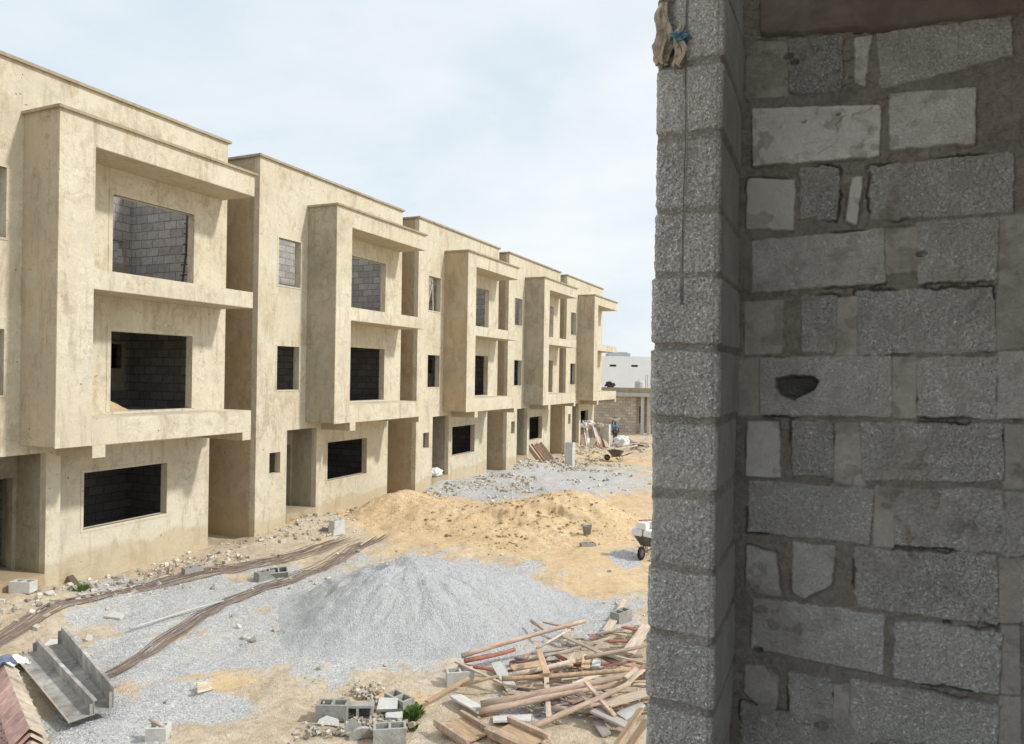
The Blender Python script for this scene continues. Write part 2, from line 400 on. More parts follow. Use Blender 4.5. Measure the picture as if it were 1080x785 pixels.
def chunks(P, S, flat=.7, seed=1):
    """angular lumps: distorted boxes, triangulated"""
    r = np.random.default_rng(seed); n = len(P)
    B = np.array([(x, y, z) for x in (-1, 1) for y in (-1, 1) for z in (-1, 1)], float)
    q = [(0, 1, 3, 2), (4, 6, 7, 5), (0, 4, 5, 1), (2, 3, 7, 6), (0, 2, 6, 4), (1, 5, 7, 3)]
    V = B[None]*(1+r.uniform(-.45, .25, (n, 8, 3))); V = V*S[:, None, None]*r.uniform(.55, 1.25, (n, 1, 3))*.8
    a = r.uniform(0, 6.28, n); c, s_ = np.cos(a)[:, None], np.sin(a)[:, None]
    x = V[:, :, 0]*c-V[:, :, 1]*s_; y = V[:, :, 0]*s_+V[:, :, 1]*c; z = V[:, :, 2]*flat
    t = r.uniform(-.7, .7, n)[:, None]; x, z = x*np.cos(t)-z*np.sin(t), x*np.sin(t)+z*np.cos(t)
    V = np.stack([x, y, z], 2)+P[:, None, :]
    Fa = (np.array(q)[None]+np.arange(n)[:, None, None]*8).reshape(-1, 4)
    col = np.repeat(r.uniform(0, 1, n), 8)[:, None]
    return V.reshape(-1, 3), Fa, np.concatenate([col, col, col], 1)
def scatter(n, fn, seed, box=(-15, 0, 5.5, 60), power=1.6):
    r = np.random.default_rng(seed)
    y = box[2]+(box[3]-box[2])*r.uniform(0, 1, n)**power; x = r.uniform(box[0], box[1], n)
    u, v = proj(x, y, 0.0); ok = (u > -90) & (u < 760) & (v < 850)
    x, y = x[ok], y[ok]; p = fn(x, y); k = r.uniform(0, 1, len(x)) < p
    return x[k], y[k]
x, y = scatter(170000, lambda x, y: masks(x, y)[0]**1.5, 5, (-15, 0, 5.5, 30), 1.3)
S = RNG.uniform(.005, .015, len(x))*(1+.03*np.maximum(y-10, 0))
V, Fa, A = chips(np.stack([x, y, ground_height(x, y)+S*.3], 1), S, .8, 3)
tag(link('scattered_gravel', fastmesh('scattered_gravel', V, Fa, False, A), M['stones']), kind='stuff', label='loose pale grey crushed stone spread over the ground around the big heap', cat='gravel')
def wallband(x, y):
    d = np.abs(x+14.9); b = np.exp(-(d/.8)**2)
    far = np.exp(-((x+12.6)/1.6)**2)*sst(25, 28, y)*sst(47, 40, y)
    cl = fbm(x*.9, y*.9, 3, 71)
    return np.clip(b*.9*sst(.33, .52, cl)+far*.9*sst(.42, .58, cl)+.06*sst(.42, .65, cl), 0, 1)
x, y = scatter(40000, wallband, 6, (-16, 0, 5.5, 50), 1.25)
S = RNG.uniform(.015, .075, len(x))*(RNG.uniform(0, 1, len(x))**1.2+.35)*(1+.012*np.maximum(y-15, 0))
V, Fa, A = chunks(np.stack([x, y, ground_height(x, y)+S*.35], 1), S, .7, 8)
tag(link('rubble', fastmesh('rubble', V, Fa, False, A), M['rubble']), kind='stuff', label='small broken block and plaster rubble strewn along the foot of the houses', cat='rubble')
# ------------------------------------------------------------------ heaps
def heap(name, cx, cy, half, res, hf, mat, stones=0, smat=None, ssz=(.012, .03), seed=2):
    g = np.arange(-half, half+res/2, res); X, Y = np.meshgrid(g, g, indexing='ij')
    H = hf(X+cx, Y+cy); Gd = ground_height(X+cx, Y+cy)
    Z = Gd+H-.05+0*X
    me = fastmesh(name, np.stack([X.ravel(), Y.ravel(), Z.ravel()], 1), gridfaces(len(g), len(g)), True)
    o = link(name, me, mat); o.location = (cx, cy, 0)
    if stones:
        r = np.random.default_rng(seed); x = r.uniform(-half, half, stones); y = r.uniform(-half, half, stones)
        h = hf(x+cx, y+cy); k = (h > .06) | (r.uniform(0, 1, stones) < .0)
        x, y, h = x[k], y[k], h[k]; S = r.uniform(*ssz, len(x))
        V, Fa, A = chips(np.stack([x, y, ground_height(x+cx, y+cy)+h-.05+S*.2], 1), S, .8, seed)
        s = link('surface_stones', fastmesh('surface_stones', V, Fa, False, A), smat, o); s['kind'] = 'stuff'
    return o
c = onD(437, 395, 15.3)
def gravel_h(x, y):
    lx = (x-c.x)*RT.x+(y-c.y)*RT.y; lz = (x-c.x)*FW.x+(y-c.y)*FW.y
    a = np.arctan2(lz, lx)
    wob = 1+.13*np.sin(a*2+1.1)+.07*np.sin(a*3+.5)+.05*np.sin(a*5)
    lx2 = np.where(lx > 0, lx*.86, lx*1.06)
    d = np.hypot(lx2, lz)/wob/2.50
    h = 1.50*np.log1p(np.exp((1-d)*9))/9
    h = 1.17*(1-np.exp(-h*1.25))/(1-math.exp(-1.5*1.25))*1.0
    h = h+(fbm(x*1.1, y*1.1, 4, 40)-.5)*.22*sst(0, .3, h)+(fbm(x*5, y*5, 3, 44)-.5)*.05*sst(0, .2, h)
    rid = np.abs(fbm(a*5+3+0*x, d*2, 3, 46)-.5); h = h-.035*sst(.10, 0, rid)*sst(.1, .5, h)*sst(1.0, .6, d)
    for (pu, pv, rr, dp) in ((392, 610, .22, .20), (400, 628, .16, .16), (372, 618, .2, .1)):
        q = onD(pu, pv, 14.9); dd = np.hypot(x-q.x, y-q.y)/rr
        h = h-dp*np.exp(-dd*dd)+.07*np.exp(-(dd-1.5)**2*3)
    return np.where(d > 1.34, -.12, h-.03)
tag(heap('gravel_heap', c.x, c.y, 4.3, .035, gravel_h, M['gravel'], 90000, M['stones'], (.004, .012)), 'large cone of pale blue grey crushed stone in the middle of the street', 'gravel heap')
sc_ = G(545, 560)
SG = [(545, 556, 1.9, .55), (590, 546, 2.1, .72), (610, 548, 1.6, .42), (505, 552, 1.3, .40), (455, 552, 1.3, .42), (412, 545, 1.4, .62), (645, 556, 1.6, .30), (560, 575, 2.0, .12), (445, 536, 1.6, .60)]
SGp = [(G(a, b), r, h) for a, b, r, h in SG]
def sand_h(x, y):
    h = 0*x
    for p, r, hh in SGp: h = h+hh*.88*np.exp(-((x-p.x)**2+(y-p.y)**2)/(r*r))
    n = fbm(x*.9, y*.9, 4, 51)
    h = h*(.80+.45*n)+(fbm(x*3, y*3, 4, 55)-.5)*.13*sst(.02, .25, h)
    # dug away face on the near side
    lx = (x-sc_.x)*RT.x+(y-sc_.y)*RT.y; lz = (x-sc_.x)*FW.x+(y-sc_.y)*FW.y
    e = lz-.2*np.sin(lx*1.7)-1.3*(fbm(lx*1.3, lz*.6, 5, 57)-.5)-.5
    cut = sst(-1.8, -.6, lx)*sst(2.8, 1.6, lx)
    h = h-.24*cut*sst(.08, -.05, e)*(.4+.9*fbm(x*2.5, y*2.5, 3, 63))*sst(-1.3, -.2, e)
    return h-.06
tag(heap('sand_heap', sc_.x-.1, sc_.y, 5.6, .05, sand_h, M['sand'], 6000, M['clod'], (.012, .035), 4), 'long low heap of orange sand with a dug away face beyond the grey heap', 'sand heap')
r_ = np.random.default_rng(44); U = []; 
for (u0, v0, su, sv, n) in ((560, 541, 28, 4, 90), (536, 556, 14, 4, 50), (600, 548, 16, 3, 40), (505, 538, 12, 3, 25), (455, 545, 22, 5, 20)):
    for k in range(n):
        q = G(r_.normal(u0, su), r_.normal(v0, sv), .4); U.append((q.x, q.y))
U = np.array(U); hz = np.maximum(sand_h(U[:, 0], U[:, 1]), 0)+ground_height(U[:, 0], U[:, 1])-.05
V, Fa, A = chunks(np.stack([U[:, 0], U[:, 1], hz+.01], 1), r_.uniform(.015, .075, len(U)), .55, 45)
dc = link('damp_clods', fastmesh('damp_clods', V, Fa, False, A), M['damp'], bpy.data.objects['sand_heap']); dc['kind'] = 'stuff'
dc.matrix_parent_inverse = Matrix.Translation((-(sc_.x-.1), -sc_.y, 0))
# ------------------------------------------------------------------ townhouses
def slab_with_holes(mb, a0, a1, z0, z1, holes, p0, p1, axis):
    """vertical wall between p0 and p1 along the other axis; holes = (a0,a1,z0,z1)"""
    A = sorted({a0, a1, *[min(max(h[0], a0), a1) for h in holes], *[min(max(h[1], a0), a1) for h in holes]})
    Zs = sorted({z0, z1, *[min(max(h[2], z0), z1) for h in holes], *[min(max(h[3], z0), z1) for h in holes]})
    def solid(i, j):
        if i < 0 or j < 0 or i >= len(A)-1 or j >= len(Zs)-1: return False
        ca, cz = (A[i]+A[i+1])/2, (Zs[j]+Zs[j+1])/2
        return not any(h[0] < ca < h[1] and h[2] < cz < h[3] for h in holes)
    cache = {}
    def vt(a, z, p):
        k = (round(a, 4), round(z, 4), round(p, 4))
        if k not in cache: cache[k] = mb.bm.verts.new((p, a, z) if axis == 'y' else (a, p, z))
        return cache[k]
    for i in range(len(A)-1):
        for j in range(len(Zs)-1):
            if not solid(i, j): continue
            a, b, c_, d = A[i], A[i+1], Zs[j], Zs[j+1]
            for p in (p0, p1): mb.bm.faces.new([vt(a, c_, p), vt(b, c_, p), vt(b, d, p), vt(a, d, p)])
            if not solid(i-1, j): mb.bm.faces.new([vt(a, c_, p0), vt(a, d, p0), vt(a, d, p1), vt(a, c_, p1)])
            if not solid(i+1, j): mb.bm.faces.new([vt(b, c_, p0), vt(b, d, p0), vt(b, d, p1), vt(b, c_, p1)])
            if not solid(i, j-1): mb.bm.faces.new([vt(a, c_, p0), vt(b, c_, p0), vt(b, c_, p1), vt(a, c_, p1)])
            if not solid(i, j+1): mb.bm.faces.new([vt(a, d, p0), vt(b, d, p0), vt(b, d, p1), vt(a, d, p1)])
def surround(parent, y0, y1, z0, z1, x, mat, w=.09, sill=True):
    mb = MB(); e = .011
    mb.box(x-.06, x+e, y0-w, y0+.002, z0, z1); mb.box(x-.06, x+e, y1-.002, y1+w, z0, z1)
    mb.box(x-.06, x+e+.002, y0-w, y1+w, z1, z1+w)
    if sill: mb.box(x-.06, x+e+.002, y0-w, y1+w, z0-w, z0)
    return mb.build('window_surround', mat, parent)
W = 7.67
def townhouse():
    r = empty('townhouse')
    SW = [(.82, 1.82, 7.68, 9.11), (.82, 1.82, 4.46, 5.81), (.57, 1.04, 1.92, 2.56)]
    BW = [(4.2, 6.55, 7.27, 9.13), (4.2, 6.55, 4.02, 5.92)]
    mb = MB(); slab_with_holes(mb, 0, W, -.3, 11.35, SW+BW+[(1.32, 2.73, .55, 3.2), (3.05, W+1, -1, 3.385)], 0, -.2, 'y'); mb.build('front_wall', M['cream'], r)
    mb = MB(); slab_with_holes(mb, 0, W, .61, 10.6, SW+BW+[(1.2, 2.85, .55, 3.3), (2.85, W+1, -1, 3.9)], -.203, -.23, 'y'); mb.build('front_wall_lining', M['block'], r)
    # flank walls: plastered outside, bare blocks inside
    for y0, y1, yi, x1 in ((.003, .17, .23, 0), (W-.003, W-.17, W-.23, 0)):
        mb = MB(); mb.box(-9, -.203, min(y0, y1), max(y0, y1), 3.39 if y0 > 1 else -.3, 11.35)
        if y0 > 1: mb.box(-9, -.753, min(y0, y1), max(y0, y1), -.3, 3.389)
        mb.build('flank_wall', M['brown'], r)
        mb = MB(); mb.box(-8.8, -.233, min(y1, yi)+.001, max(y1, yi)-.001, 6.9, 10.6); mb.build('flank_wall_lining', M['block'], r)
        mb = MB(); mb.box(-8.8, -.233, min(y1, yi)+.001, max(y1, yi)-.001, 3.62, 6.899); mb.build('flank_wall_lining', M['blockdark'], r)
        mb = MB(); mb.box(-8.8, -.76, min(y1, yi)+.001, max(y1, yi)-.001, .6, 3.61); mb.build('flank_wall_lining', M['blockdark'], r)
    # the flank's own front edge where the front wall stands (gap side return)
    mb = MB(); mb.box(-9.2, -9.003, 0, W, -.3, 11.35); mb.build('rear_wall', M['block'], r)
    # entrance recess
    mb = MB(); mb.box(-1.5, -.203, 2.73, 3.05, -.3, 3.6); mb.build('recess_wall', M['greyplaster'], r)
    mb = MB(); mb.box(-1.5, -.203, 1.12, 1.32, .5, 3.6); mb.build('recess_wall', M['greyplaster'], r)
    mb = MB(); slab_with_holes(mb, 1.322, 2.728, .5, 3.6, [(1.5, 2.64, .3, 2.6)], -1.0, -1.2, 'y'); mb.build('entrance_wall', M['greyplaster'], r)
    mb = MB(); mb.box(-1.9, .02, 1.325, 2.725, .2, .585); mb.build('threshold', M['coping'], r)
    # set back ground floor wall
    mb = MB(); slab_with_holes(mb, 3.05, W-.003, -.3, 3.6, [(3.96, 6.27, 1.25, 2.58)], -.53, -.75, 'y')
    mb.build('ground_floor_wall', M['cream'], r)
    surround(r, 3.96, 6.27, 1.25, 2.58, -.53, M['cream'], .07)
    # floors
    for z0, z1, xf in ((.3, .6, -1.91), (3.62, 3.95, -.24), (6.88, 7.12, -.24)):
        mb = MB(); mb.box(-8.99, xf, .235, W-.235, z0, z1); mb.build('floor_slab', M['concrete'], r)
    # inner partition with a plastered window reveal
    mb = MB(); slab_with_holes(mb, .24, W-.24, .6, 3.6, [(1, 2, .6, 2.7)], -3.5, -3.7, 'y')
    slab_with_holes(mb, .24, W-.24, 3.96, 6.87, [(6.72, 7.15, 5.05, 5.75), (1, 2, 3.96, 6)], -3.5, -3.7, 'y')
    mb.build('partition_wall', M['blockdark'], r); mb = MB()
    slab_with_holes(mb, .24, W-.24, 7.13, 10.2, [(6.72, 7.15, 8.1, 8.75), (1, 2, 7.13, 9.2)], -3.5, -3.7, 'y')
    mb.build('partition_wall', M['block'], r)
    for z0, z1, zb in ((5.05, 5.75, 4.4), (8.1, 8.75, 7.6)):
        mb = MB(); slab_with_holes(mb, 6.62, 7.25, zb, z1+.06, [(6.72, 7.15, z0, z1)], -3.47, -3.497, 'y'); mb.build('inner_window_surround', M['greyplaster'], r)
    # bay frame: side pier, roof slab, middle slab, bottom slab, open on the far side
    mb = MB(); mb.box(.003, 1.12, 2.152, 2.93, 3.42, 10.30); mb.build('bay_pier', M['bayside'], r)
    mb = MB(); mb.box(1.121, 1.15, 2.15, 2.93, 3.40, 10.30); mb.build('bay_pier_face', M['cream'], r)
    def slab(nm, y0, z0, z1, xs=1.15):
        m1 = MB(); m1.box(.003, xs, y0, 7.5, z0+.012, z1); m1.build(nm, M['cream'], r)
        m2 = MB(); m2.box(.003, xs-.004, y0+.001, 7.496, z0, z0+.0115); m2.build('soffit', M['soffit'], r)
    slab('bay_roof_slab', 2.932, 9.73, 10.30); slab('balcony_slab', 2.932, 6.72, 7.15); slab('balcony_slab', 2.932, 3.39, 3.97)
    mb = MB(); mb.box(.003, 1.22, 2.09, 7.57, 10.30, 10.36); mb.build('bay_coping', M['coping'], r)
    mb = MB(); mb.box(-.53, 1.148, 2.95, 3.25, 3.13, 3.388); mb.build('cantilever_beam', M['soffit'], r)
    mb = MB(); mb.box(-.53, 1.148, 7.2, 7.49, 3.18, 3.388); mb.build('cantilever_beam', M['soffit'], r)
    mb = MB(); mb.box(1.149, 1.156, 2.95, 3.25, 3.13, 3.398); mb.build('beam_end', M['cream'], r)
    mb = MB(); mb.box(1.149, 1.156, 7.2, 7.49, 3.18, 3.398); mb.build('beam_end', M['cream'], r)
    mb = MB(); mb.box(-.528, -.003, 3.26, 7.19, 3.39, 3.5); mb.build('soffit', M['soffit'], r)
    for b in BW: surround(r, b[0], b[1], b[2], b[3], 0, M['cream'], .10, b[2] > 7)
    surround(r, *SW[0], 0, M['cream'], .05); surround(r, *SW[1], 0, M['cream'], .05)
    # coping
    mb = MB(); mb.box(-.28, .07, -.07, W+.07, 11.352, 11.42); mb.build('parapet_coping', M['coping'], r)
    for y0, y1 in ((-.07, .26), (W-.26, W+.07)):
        mb = MB(); mb.box(-9.2, -.282, y0, y1, 11.352, 11.42); mb.build('parapet_coping', M['coping'], r)
    return r
h0 = townhouse(); HL = ['nearest cream plastered townhouse, cut off by the left edge of the photo',
  'second cream townhouse from the left, with two stacked blocks before it',
  'third cream townhouse in the row, with a white sack in its entrance',
  'fourth cream townhouse in the row with grey stained bay side, rubble at its foot',
  'last and farthest cream townhouse, its open bay seen against the sky']
houses = []
for k in range(5):
    h = h0 if k == 0 else copy_tree(h0)
    h.location = (-15.5, 7.38+8.9*k, 0); tag(h, HL[k], 'townhouse', 'unfinished townhouses along the street'); houses.append(h)
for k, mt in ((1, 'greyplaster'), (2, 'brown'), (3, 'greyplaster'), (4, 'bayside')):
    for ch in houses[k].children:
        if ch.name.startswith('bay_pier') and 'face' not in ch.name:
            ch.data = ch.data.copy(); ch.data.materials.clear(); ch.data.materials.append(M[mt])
# ladder in the nearest upper window, earth heap on the first floor, props in the third house
mb = MB(); lp = Vector((-15.5-.62, 7.38+6.95, 7.13)); tp = lp+Vector((-.05, .22, 2.25)); d = Vector((-.34, .05, 0))
for s in (0, 1): mb.tube([lp+d*s, lp.lerp(tp, .5)+d*s+Vector((0, .06, 0)), tp+d*s], .03, 6)
for k in range(7): q = lp.lerp(tp, .1+.13*k); mb.tube([q-d*.25, q+d*1.25], .02, 6)
tag(mb.build('site_ladder', M['wood_dark']), 'rough pole ladder leaning inside the upper window of the nearest townhouse', 'ladder')
def smallheap(name, x, y, z, r, h, mat, label, cat):
    g = np.linspace(-r, r, 40); X, Y = np.meshgrid(g, g, indexing='ij'); d = np.hypot(X, Y)/r
    Z = h*np.clip(1-d, 0, 1)**.8+(fbm(X*5+x, Y*5, 3, 5)-.5)*.1*h-.02; Z = np.where(d > 1, -.02, Z)
    o = link(name, fastmesh(name, np.stack([X.ravel(), Y.ravel(), Z.ravel()], 1), gridfaces(40, 40)), mat); o.location = (x, y, z); return tag(o, label, cat)
smallheap('earth_heap', -16.4, 12.0, 3.95, .7, .42, M['sand'], 'small heap of earth inside the first floor window of the nearest townhouse', 'earth heap')
ph = Vector((-15.62, 7.38+17.8, 0))
mb = MB(); mb.tube([ph+Vector((0, .87, 7.7)), ph+Vector((0, 1.35, 8.95))], .03, 6)
tag(mb.build('timber_prop', M['wood_pale']), 'pale stick slanting across the top small window of the third townhouse', 'prop')
mb = MB(); mb.tube([ph+Vector((0, 1.40, 7.7)), ph+Vector((0, 1.30, 9.1))], .03, 6)
tag(mb.build('timber_prop', M['wood_pale']), 'pale upright stick in the top small window of the third townhouse', 'prop')
# ------------------------------------------------------------------ distance: block house, white building
r = empty('block_house', (-28, 61.5, 0)); r.location.z = 0
mb = MB(); slab_with_holes(mb, 0, 12.3, -.3, 3.3, [], 0, .23, 'x'); mb.build('side_wall', M['blockwarm'], r)
xr = 12.3
mb = MB(); slab_with_holes(mb, .235, 12, -.3, 3.3, [(1.2, 2.3, .9, 2.4), (4, 5.4, .9, 2.4), (8, 9, .0, 2.4)], xr, xr-.23, 'y'); mb.build('front_wall', M['blockwarm'], r)
mb = MB(); slab_with_holes(mb, .235, 11.7, -.3, 3.3, [], 0, .23, 'y'); mb.build('front_wall', M['blockwarm'], r)
mb = MB(); mb.box(0, 12.3, 12.01, 12.2, -.3, 3.3); mb.build('rear_wall', M['blockwarm'], r)
for a, b, c_, d in ((1.2, 2.3, .9, 2.4), (4, 5.4, .9, 2.4)): 
    q = surround(r, a, b, c_, d, xr, M['concrete_pale'], .14); 
mb = MB(); mb.box(-.5, 16.0, -.5, 12.4, 3.303, 3.62); mb.build('roof_slab', M['concrete_pale'], r)
mb = MB(); mb.box(-.2, 15.7, -.2, .0, 3.623, 4.05); mb.build('roof_upstand', M['coping'], r)
for x_ in (12.8, 13.35, 15.4):
    mb = MB(); mb.box(x_, x_+.25, -.2, .05, -.3, 3.30); mb.build('porch_column', M['concrete_pale'], r)
mb = MB()
slab_with_holes(mb, 12.305, 15.6, -.3, 3.3, [(13.7, 14.9, .6, 2.6)], 2.0, 2.2, 'x'); mb.build('porch_wall', M['blockwarm'], r)
tag(r, 'single storey house of bare grey brown blocks at the street end', 'block house')
for i, x_ in enumerate((-13.8, -12.6, -12.2, -14.9)):
    mb = MB(); [mb.tube([(x_+dx, 61.6+dy, 4.04), (x_+dx*1.2, 61.6+dy, 5.2)], .012, 5) for dx in (0, .14) for dy in (0, .14)]
    o = mb.build('starter_bars', M['rust']); tag(o, 'thin upright starter bars above the roof slab of the block house', 'starter bars', 'starter bars on the block house')
# dark bush-like heap on the roof and tank
def tuft(name, p, R, H, n, label, cat, mat='leaf', wid=.02):
    r = random.Random(int(p[0]*91+p[1]*7)); bm = bmesh.new()
    for i in range(n):
        a = r.uniform(0, 6.28); d = R*r.random()**.6; b = Vector((math.cos(a)*d*.5, math.sin(a)*d*.5, 0)); t = Vector((math.cos(a)*d, math.sin(a)*d, H*r.uniform(.4, 1)))
        s = Vector((-math.sin(a), math.cos(a), 0))*wid*r.uniform(.6, 1.5); m_ = b.lerp(t, .6)+Vector((0, 0, H*.12))
        v = [bm.verts.new(q) for q in (b-s*.5, b+s*.5, m_+s, t, m_-s)]; bm.faces.new(v)
    me = bpy.data.meshes.new(name); bm.to_mesh(me); bm.free(); o = link(name, me, M[mat]); o.location = p; return tag(o, label, cat)
p = onY(641, 404, 60.9); 
def blob(name, loc, size, mat, label=None, cat=None, seed=1, amp=.25, parent=None, rz=0, group=None):
    bm = bmesh.new(); bmesh.ops.create_icosphere(bm, subdivisions=4, radius=1)
    rr = random.Random(seed)
    o3 = [rr.uniform(0, 50) for _ in range(3)]
    from mathutils import noise as mn
    for v in bm.verts:
        n = mn.fractal(v.co*1.6+Vector(o3), .8, 2.0, 4); n2 = abs(mn.noise(v.co*3.5+Vector(o3)))
        c_ = v.co*(1+amp*n-.18*amp*n2*4)
        c_.z = max(c_.z, -.72); v.co = Vector((c_.x*size[0], c_.y*size[1], c_.z*size[2]))
    me = bpy.data.meshes.new(name); bm.to_mesh(me); bm.free()
    for q in me.polygons: q.use_smooth = True
    o = link(name, me, mat, parent); o.location = (loc[0], loc[1], loc[2]+.72*size[2]); o.rotation_euler = (0, 0, rz)
    return tag(o, label, cat, group)
blob('tarpaulin_bundle', (p.x, 61.6, 4.05), (.38, .3, .30), M['trousers'], 'dark crumpled bundle on the edge of the block house roof', 'bundle', 4, .6)
q = onD(674, 404, 64)
mb = MB(); mb.lathe([(.42, 0), (.42, .9), (.36, 1.0), (.15, 1.05), (.14, 1.12)], 16)
t = mb.build('water_tank', M['concrete_pale'], smooth=False); t.location = (q.x, 63.2, 3.62); tag(t, 'small pale round water tank on the block house roof at the right', 'water tank')
wb = onD(660, 395, 120); wx, wy = wb.x, wb.y
r = empty('white_building', (wx, wy, 0), AL)
mb = MB(); slab_with_holes(mb, -14, 14, -.3, 8.35, [(-2.7, -1.6, 6.6, 6.95), (.9, 2.0, 6.6, 6.95)], 0, .3, 'x'); mb.build('front_wall', M['white_paint'], r)
mb = MB(); mb.box(-14, -13.7, .3, 14, -.3, 8.35); mb.box(13.7, 14, .3, 14, -.3, 8.35); mb.box(-13.7, 13.7, 13.7, 14, -.3, 8.35); mb.build('other_walls', M['white_paint'], r)
mb = MB(); mb.box(-13.7, 13.7, .3, 13.7, 7.9, 8.1); mb.build('flat_roof', M['roofgrey'], r)
mb = MB(); mb.box(-2.5, 1.2, 3, 7, 8.1, 8.95); mb.box(-2.1, .8, 3.3, 6.7, 8.95, 9.15); mb.build('roof_house', M['roofgrey'], r)
for a in (-2.7, .9): mb = MB(); mb.box(a-.1, a+1.2, .305, .4, 6.5, 7.05); mb.build('slot_window', M['darkhole'], r)
mb = MB(); mb.box(-13.6, 13.6, .5, .6, -.2, 5.9); mb.build('inner_lining', M['darkhole'], r)
tag(r, 'long plain white building with two slot windows far behind the block house', 'building')
# ------------------------------------------------------------------ loose concrete blocks
def block_mesh(L=.45, Wd=.225, H=.225, name='concrete_block'):
    mb = MB(); t = .035; j = 0
    mb.box(-L/2, L/2, -Wd/2, -Wd/2+t, 0, H); mb.box(-L/2, L/2, Wd/2-t, Wd/2, 0, H)
    for x in (-L/2, -t/2, L/2-t): mb.box(x+.0005 if x < -.1 else x, x+t-(.0005 if x > .1 else 0), -Wd/2+t, Wd/2-t, .001, H-.001)
    mb.box(-L/2+.01, L/2-.01, -Wd/2+.01, Wd/2-.01, .002, .03)
    return mb.mesh(name)
BLK = block_mesh(); HALFB = block_mesh(.27, .2, .22)
HALF = None
def place_block(u, v, rz, label, group=None, rx=0, ry=0, dz=0, sc=1, mat=None, mesh=None, name='concrete_block', pos=None):
    p = G(u, v) if pos is None else pos
    me = mesh or BLK
    if mat is not None: me = me.copy(); me.materials.clear(); me.materials.append(mat)
    o = link(name, me, M['concrete']); g = gz(p.x, p.y)
    o.location = (p.x, p.y, g+dz); o.rotation_euler = (rx, ry, rz); o.scale = (sc, sc, sc)
    return tag(o, label, 'concrete block', group)
R_ = math.radians
place_block(167, 779, R_(28), 'pale grey hollow block with a stick across it at the bottom left', mat=M['concrete_pale'], dz=-.05, mesh=HALFB)
place_block(351, 755, R_(24), 'hollow block standing upright at the left of the broken block group', dz=.02)
place_block(379, 748, R_(28), 'hollow block on its side, two cores facing the viewer, in the broken group', rx=R_(82), dz=.10)
place_block(411, 776, R_(34), 'hollow block at the near right corner of the broken block group', dz=.01)
place_block(421, 741, R_(-18), 'hollow block by the green weeds at the right of the broken block group', dz=-.02)
place_block(485, 716, R_(36), 'pale two core block between the grey stone heap and the pole heap', mat=M['concrete_pale'])
place_block(279, 609, R_(75), 'grey block lying between the two rebar runs, left of its neighbour', dz=-.02)
place_block(293, 606, R_(50), 'broken block leaning beside another between the two rebar runs', rx=R_(30), dz=.0)
place_block(203, 607, R_(70), 'half buried block at the foot of the nearest house', dz=-.07)
place_block(355, 566, R_(80), 'lower of the two stacked blocks in front of the second house', mat=M['concrete_pale'])
b0 = bpy.context.scene.objects[-1] if False else None
pp = G(355, 566); place_block(0, 0, R_(86), 'upper of the two stacked blocks in front of the second house', mat=M['concrete_pale'], pos=pp, dz=.228)
place_block(24, 646, R_(20), 'single block on the earth ramp before the nearest entrance', mat=M['concrete_pale'], dz=.0)
place_block(655, 655, R_(70), 'round ended grey block behind the pale plank at the pole heap', dz=.0)
place_block(620, 575, R_(40), 'small block half sunk in the sand under the grey bucket', dz=-.12)
# curved broken shells and flat fragments
def shard(u, v, pts, th, rz, rx, label, mat='concrete', dz=0.02):
    bm = bmesh.new(); vs = [bm.verts.new((a, 0, b)) for a, b in pts]; f = bm.faces.new(vs)
    g = bmesh.ops.extrude_face_region(bm, geom=[f]); bmesh.ops.translate(bm, vec=(0, th, 0), verts=[q for q in g['geom'] if isinstance(q, bmesh.types.BMVert)])
    bmesh.ops.recalc_face_normals(bm, faces=bm.faces[:]); me = bpy.data.meshes.new('broken_shard'); bm.to_mesh(me); bm.free()
    o = link('block_fragment', me, M[mat]); p = G(u, v); o.location = (p.x, p.y, gz(p.x, p.y)+dz); o.rotation_euler = (rx, 0, rz); return tag(o, label, 'block fragment')
half = [(.17*math.cos(t), .17*math.sin(t)) for t in np.linspace(0, math.pi, 9)]
shard(381, 775, half, .05, R_(50), R_(15), 'half round broken block piece standing at the front of the block group')
shard(371, 772, [(-.16, 0), (.12, 0), (.14, .1), (.02, .19), (-.08, .12)], .05, R_(44), R_(-12), 'jagged broken block piece just left of the half round one')
shard(408, 752, [(-.15, 0), (.15, 0), (.15, .22), (-.13, .24)], .05, R_(30), R_(-72), 'pale flat block face lying tilted in the middle of the block group', 'concrete_pale', .16)
shard(415, 760, [(-.12, 0), (.13, 0), (.10, .14), (-.13, .10)], .05, R_(20), R_(-76), 'smaller pale slab piece in front of the flat block face', 'concrete_pale', .10)
shard(345, 764, [(-.16, 0), (.17, 0), (.13, .1), (-.05, .13), (-.14, .07)], .06, R_(14), R_(-50), 'rough pale fragment in front of the leftmost block of the group', 'concrete_pale')
shard(335, 751, [(-.13, 0), (.14, 0), (.13, .26), (-.12, .24)], .03, R_(-60), R_(-20), 'thin tan board corner standing left of the block group', 'wood_pale')
shard(53, 683, [(-.2, 0), (.2, 0), (.16, .25), (-.12, .28)], .07, R_(30), R_(-74), 'flat pale mortar slab beside the first rebar run', 'concrete_pale', .05)
shard(70, 690, [(-.4, 0), (.4, 0), (.4, .06), (-.4, .07)], .04, R_(40), R_(-80), 'short pale lath lying behind the steel forms', 'wood_pale', .05)
shard(118, 653, [(-.2, 0), (.2, 0), (.14, .16), (-.12, .18)], .06, R_(10), R_(-74), 'flat pale chip between the rebar run and the stone', 'concrete_pale', .04)
shard(217, 728, [(-.12, 0), (.12, 0), (.06, .16), (-.10, .18)], .04, R_(60), R_(-50), 'lone tan stone chip on the sandy patch in the middle', 'wood_pale', .04)
rr = random.Random(5)
rq = [(345, 745), (398, 765), (403, 757), (395, 743), (372, 758), (360, 770), (330, 770), (392, 735), (378, 733), (386, 729), (396, 761), (420, 765), (402, 770)]
P = []; 
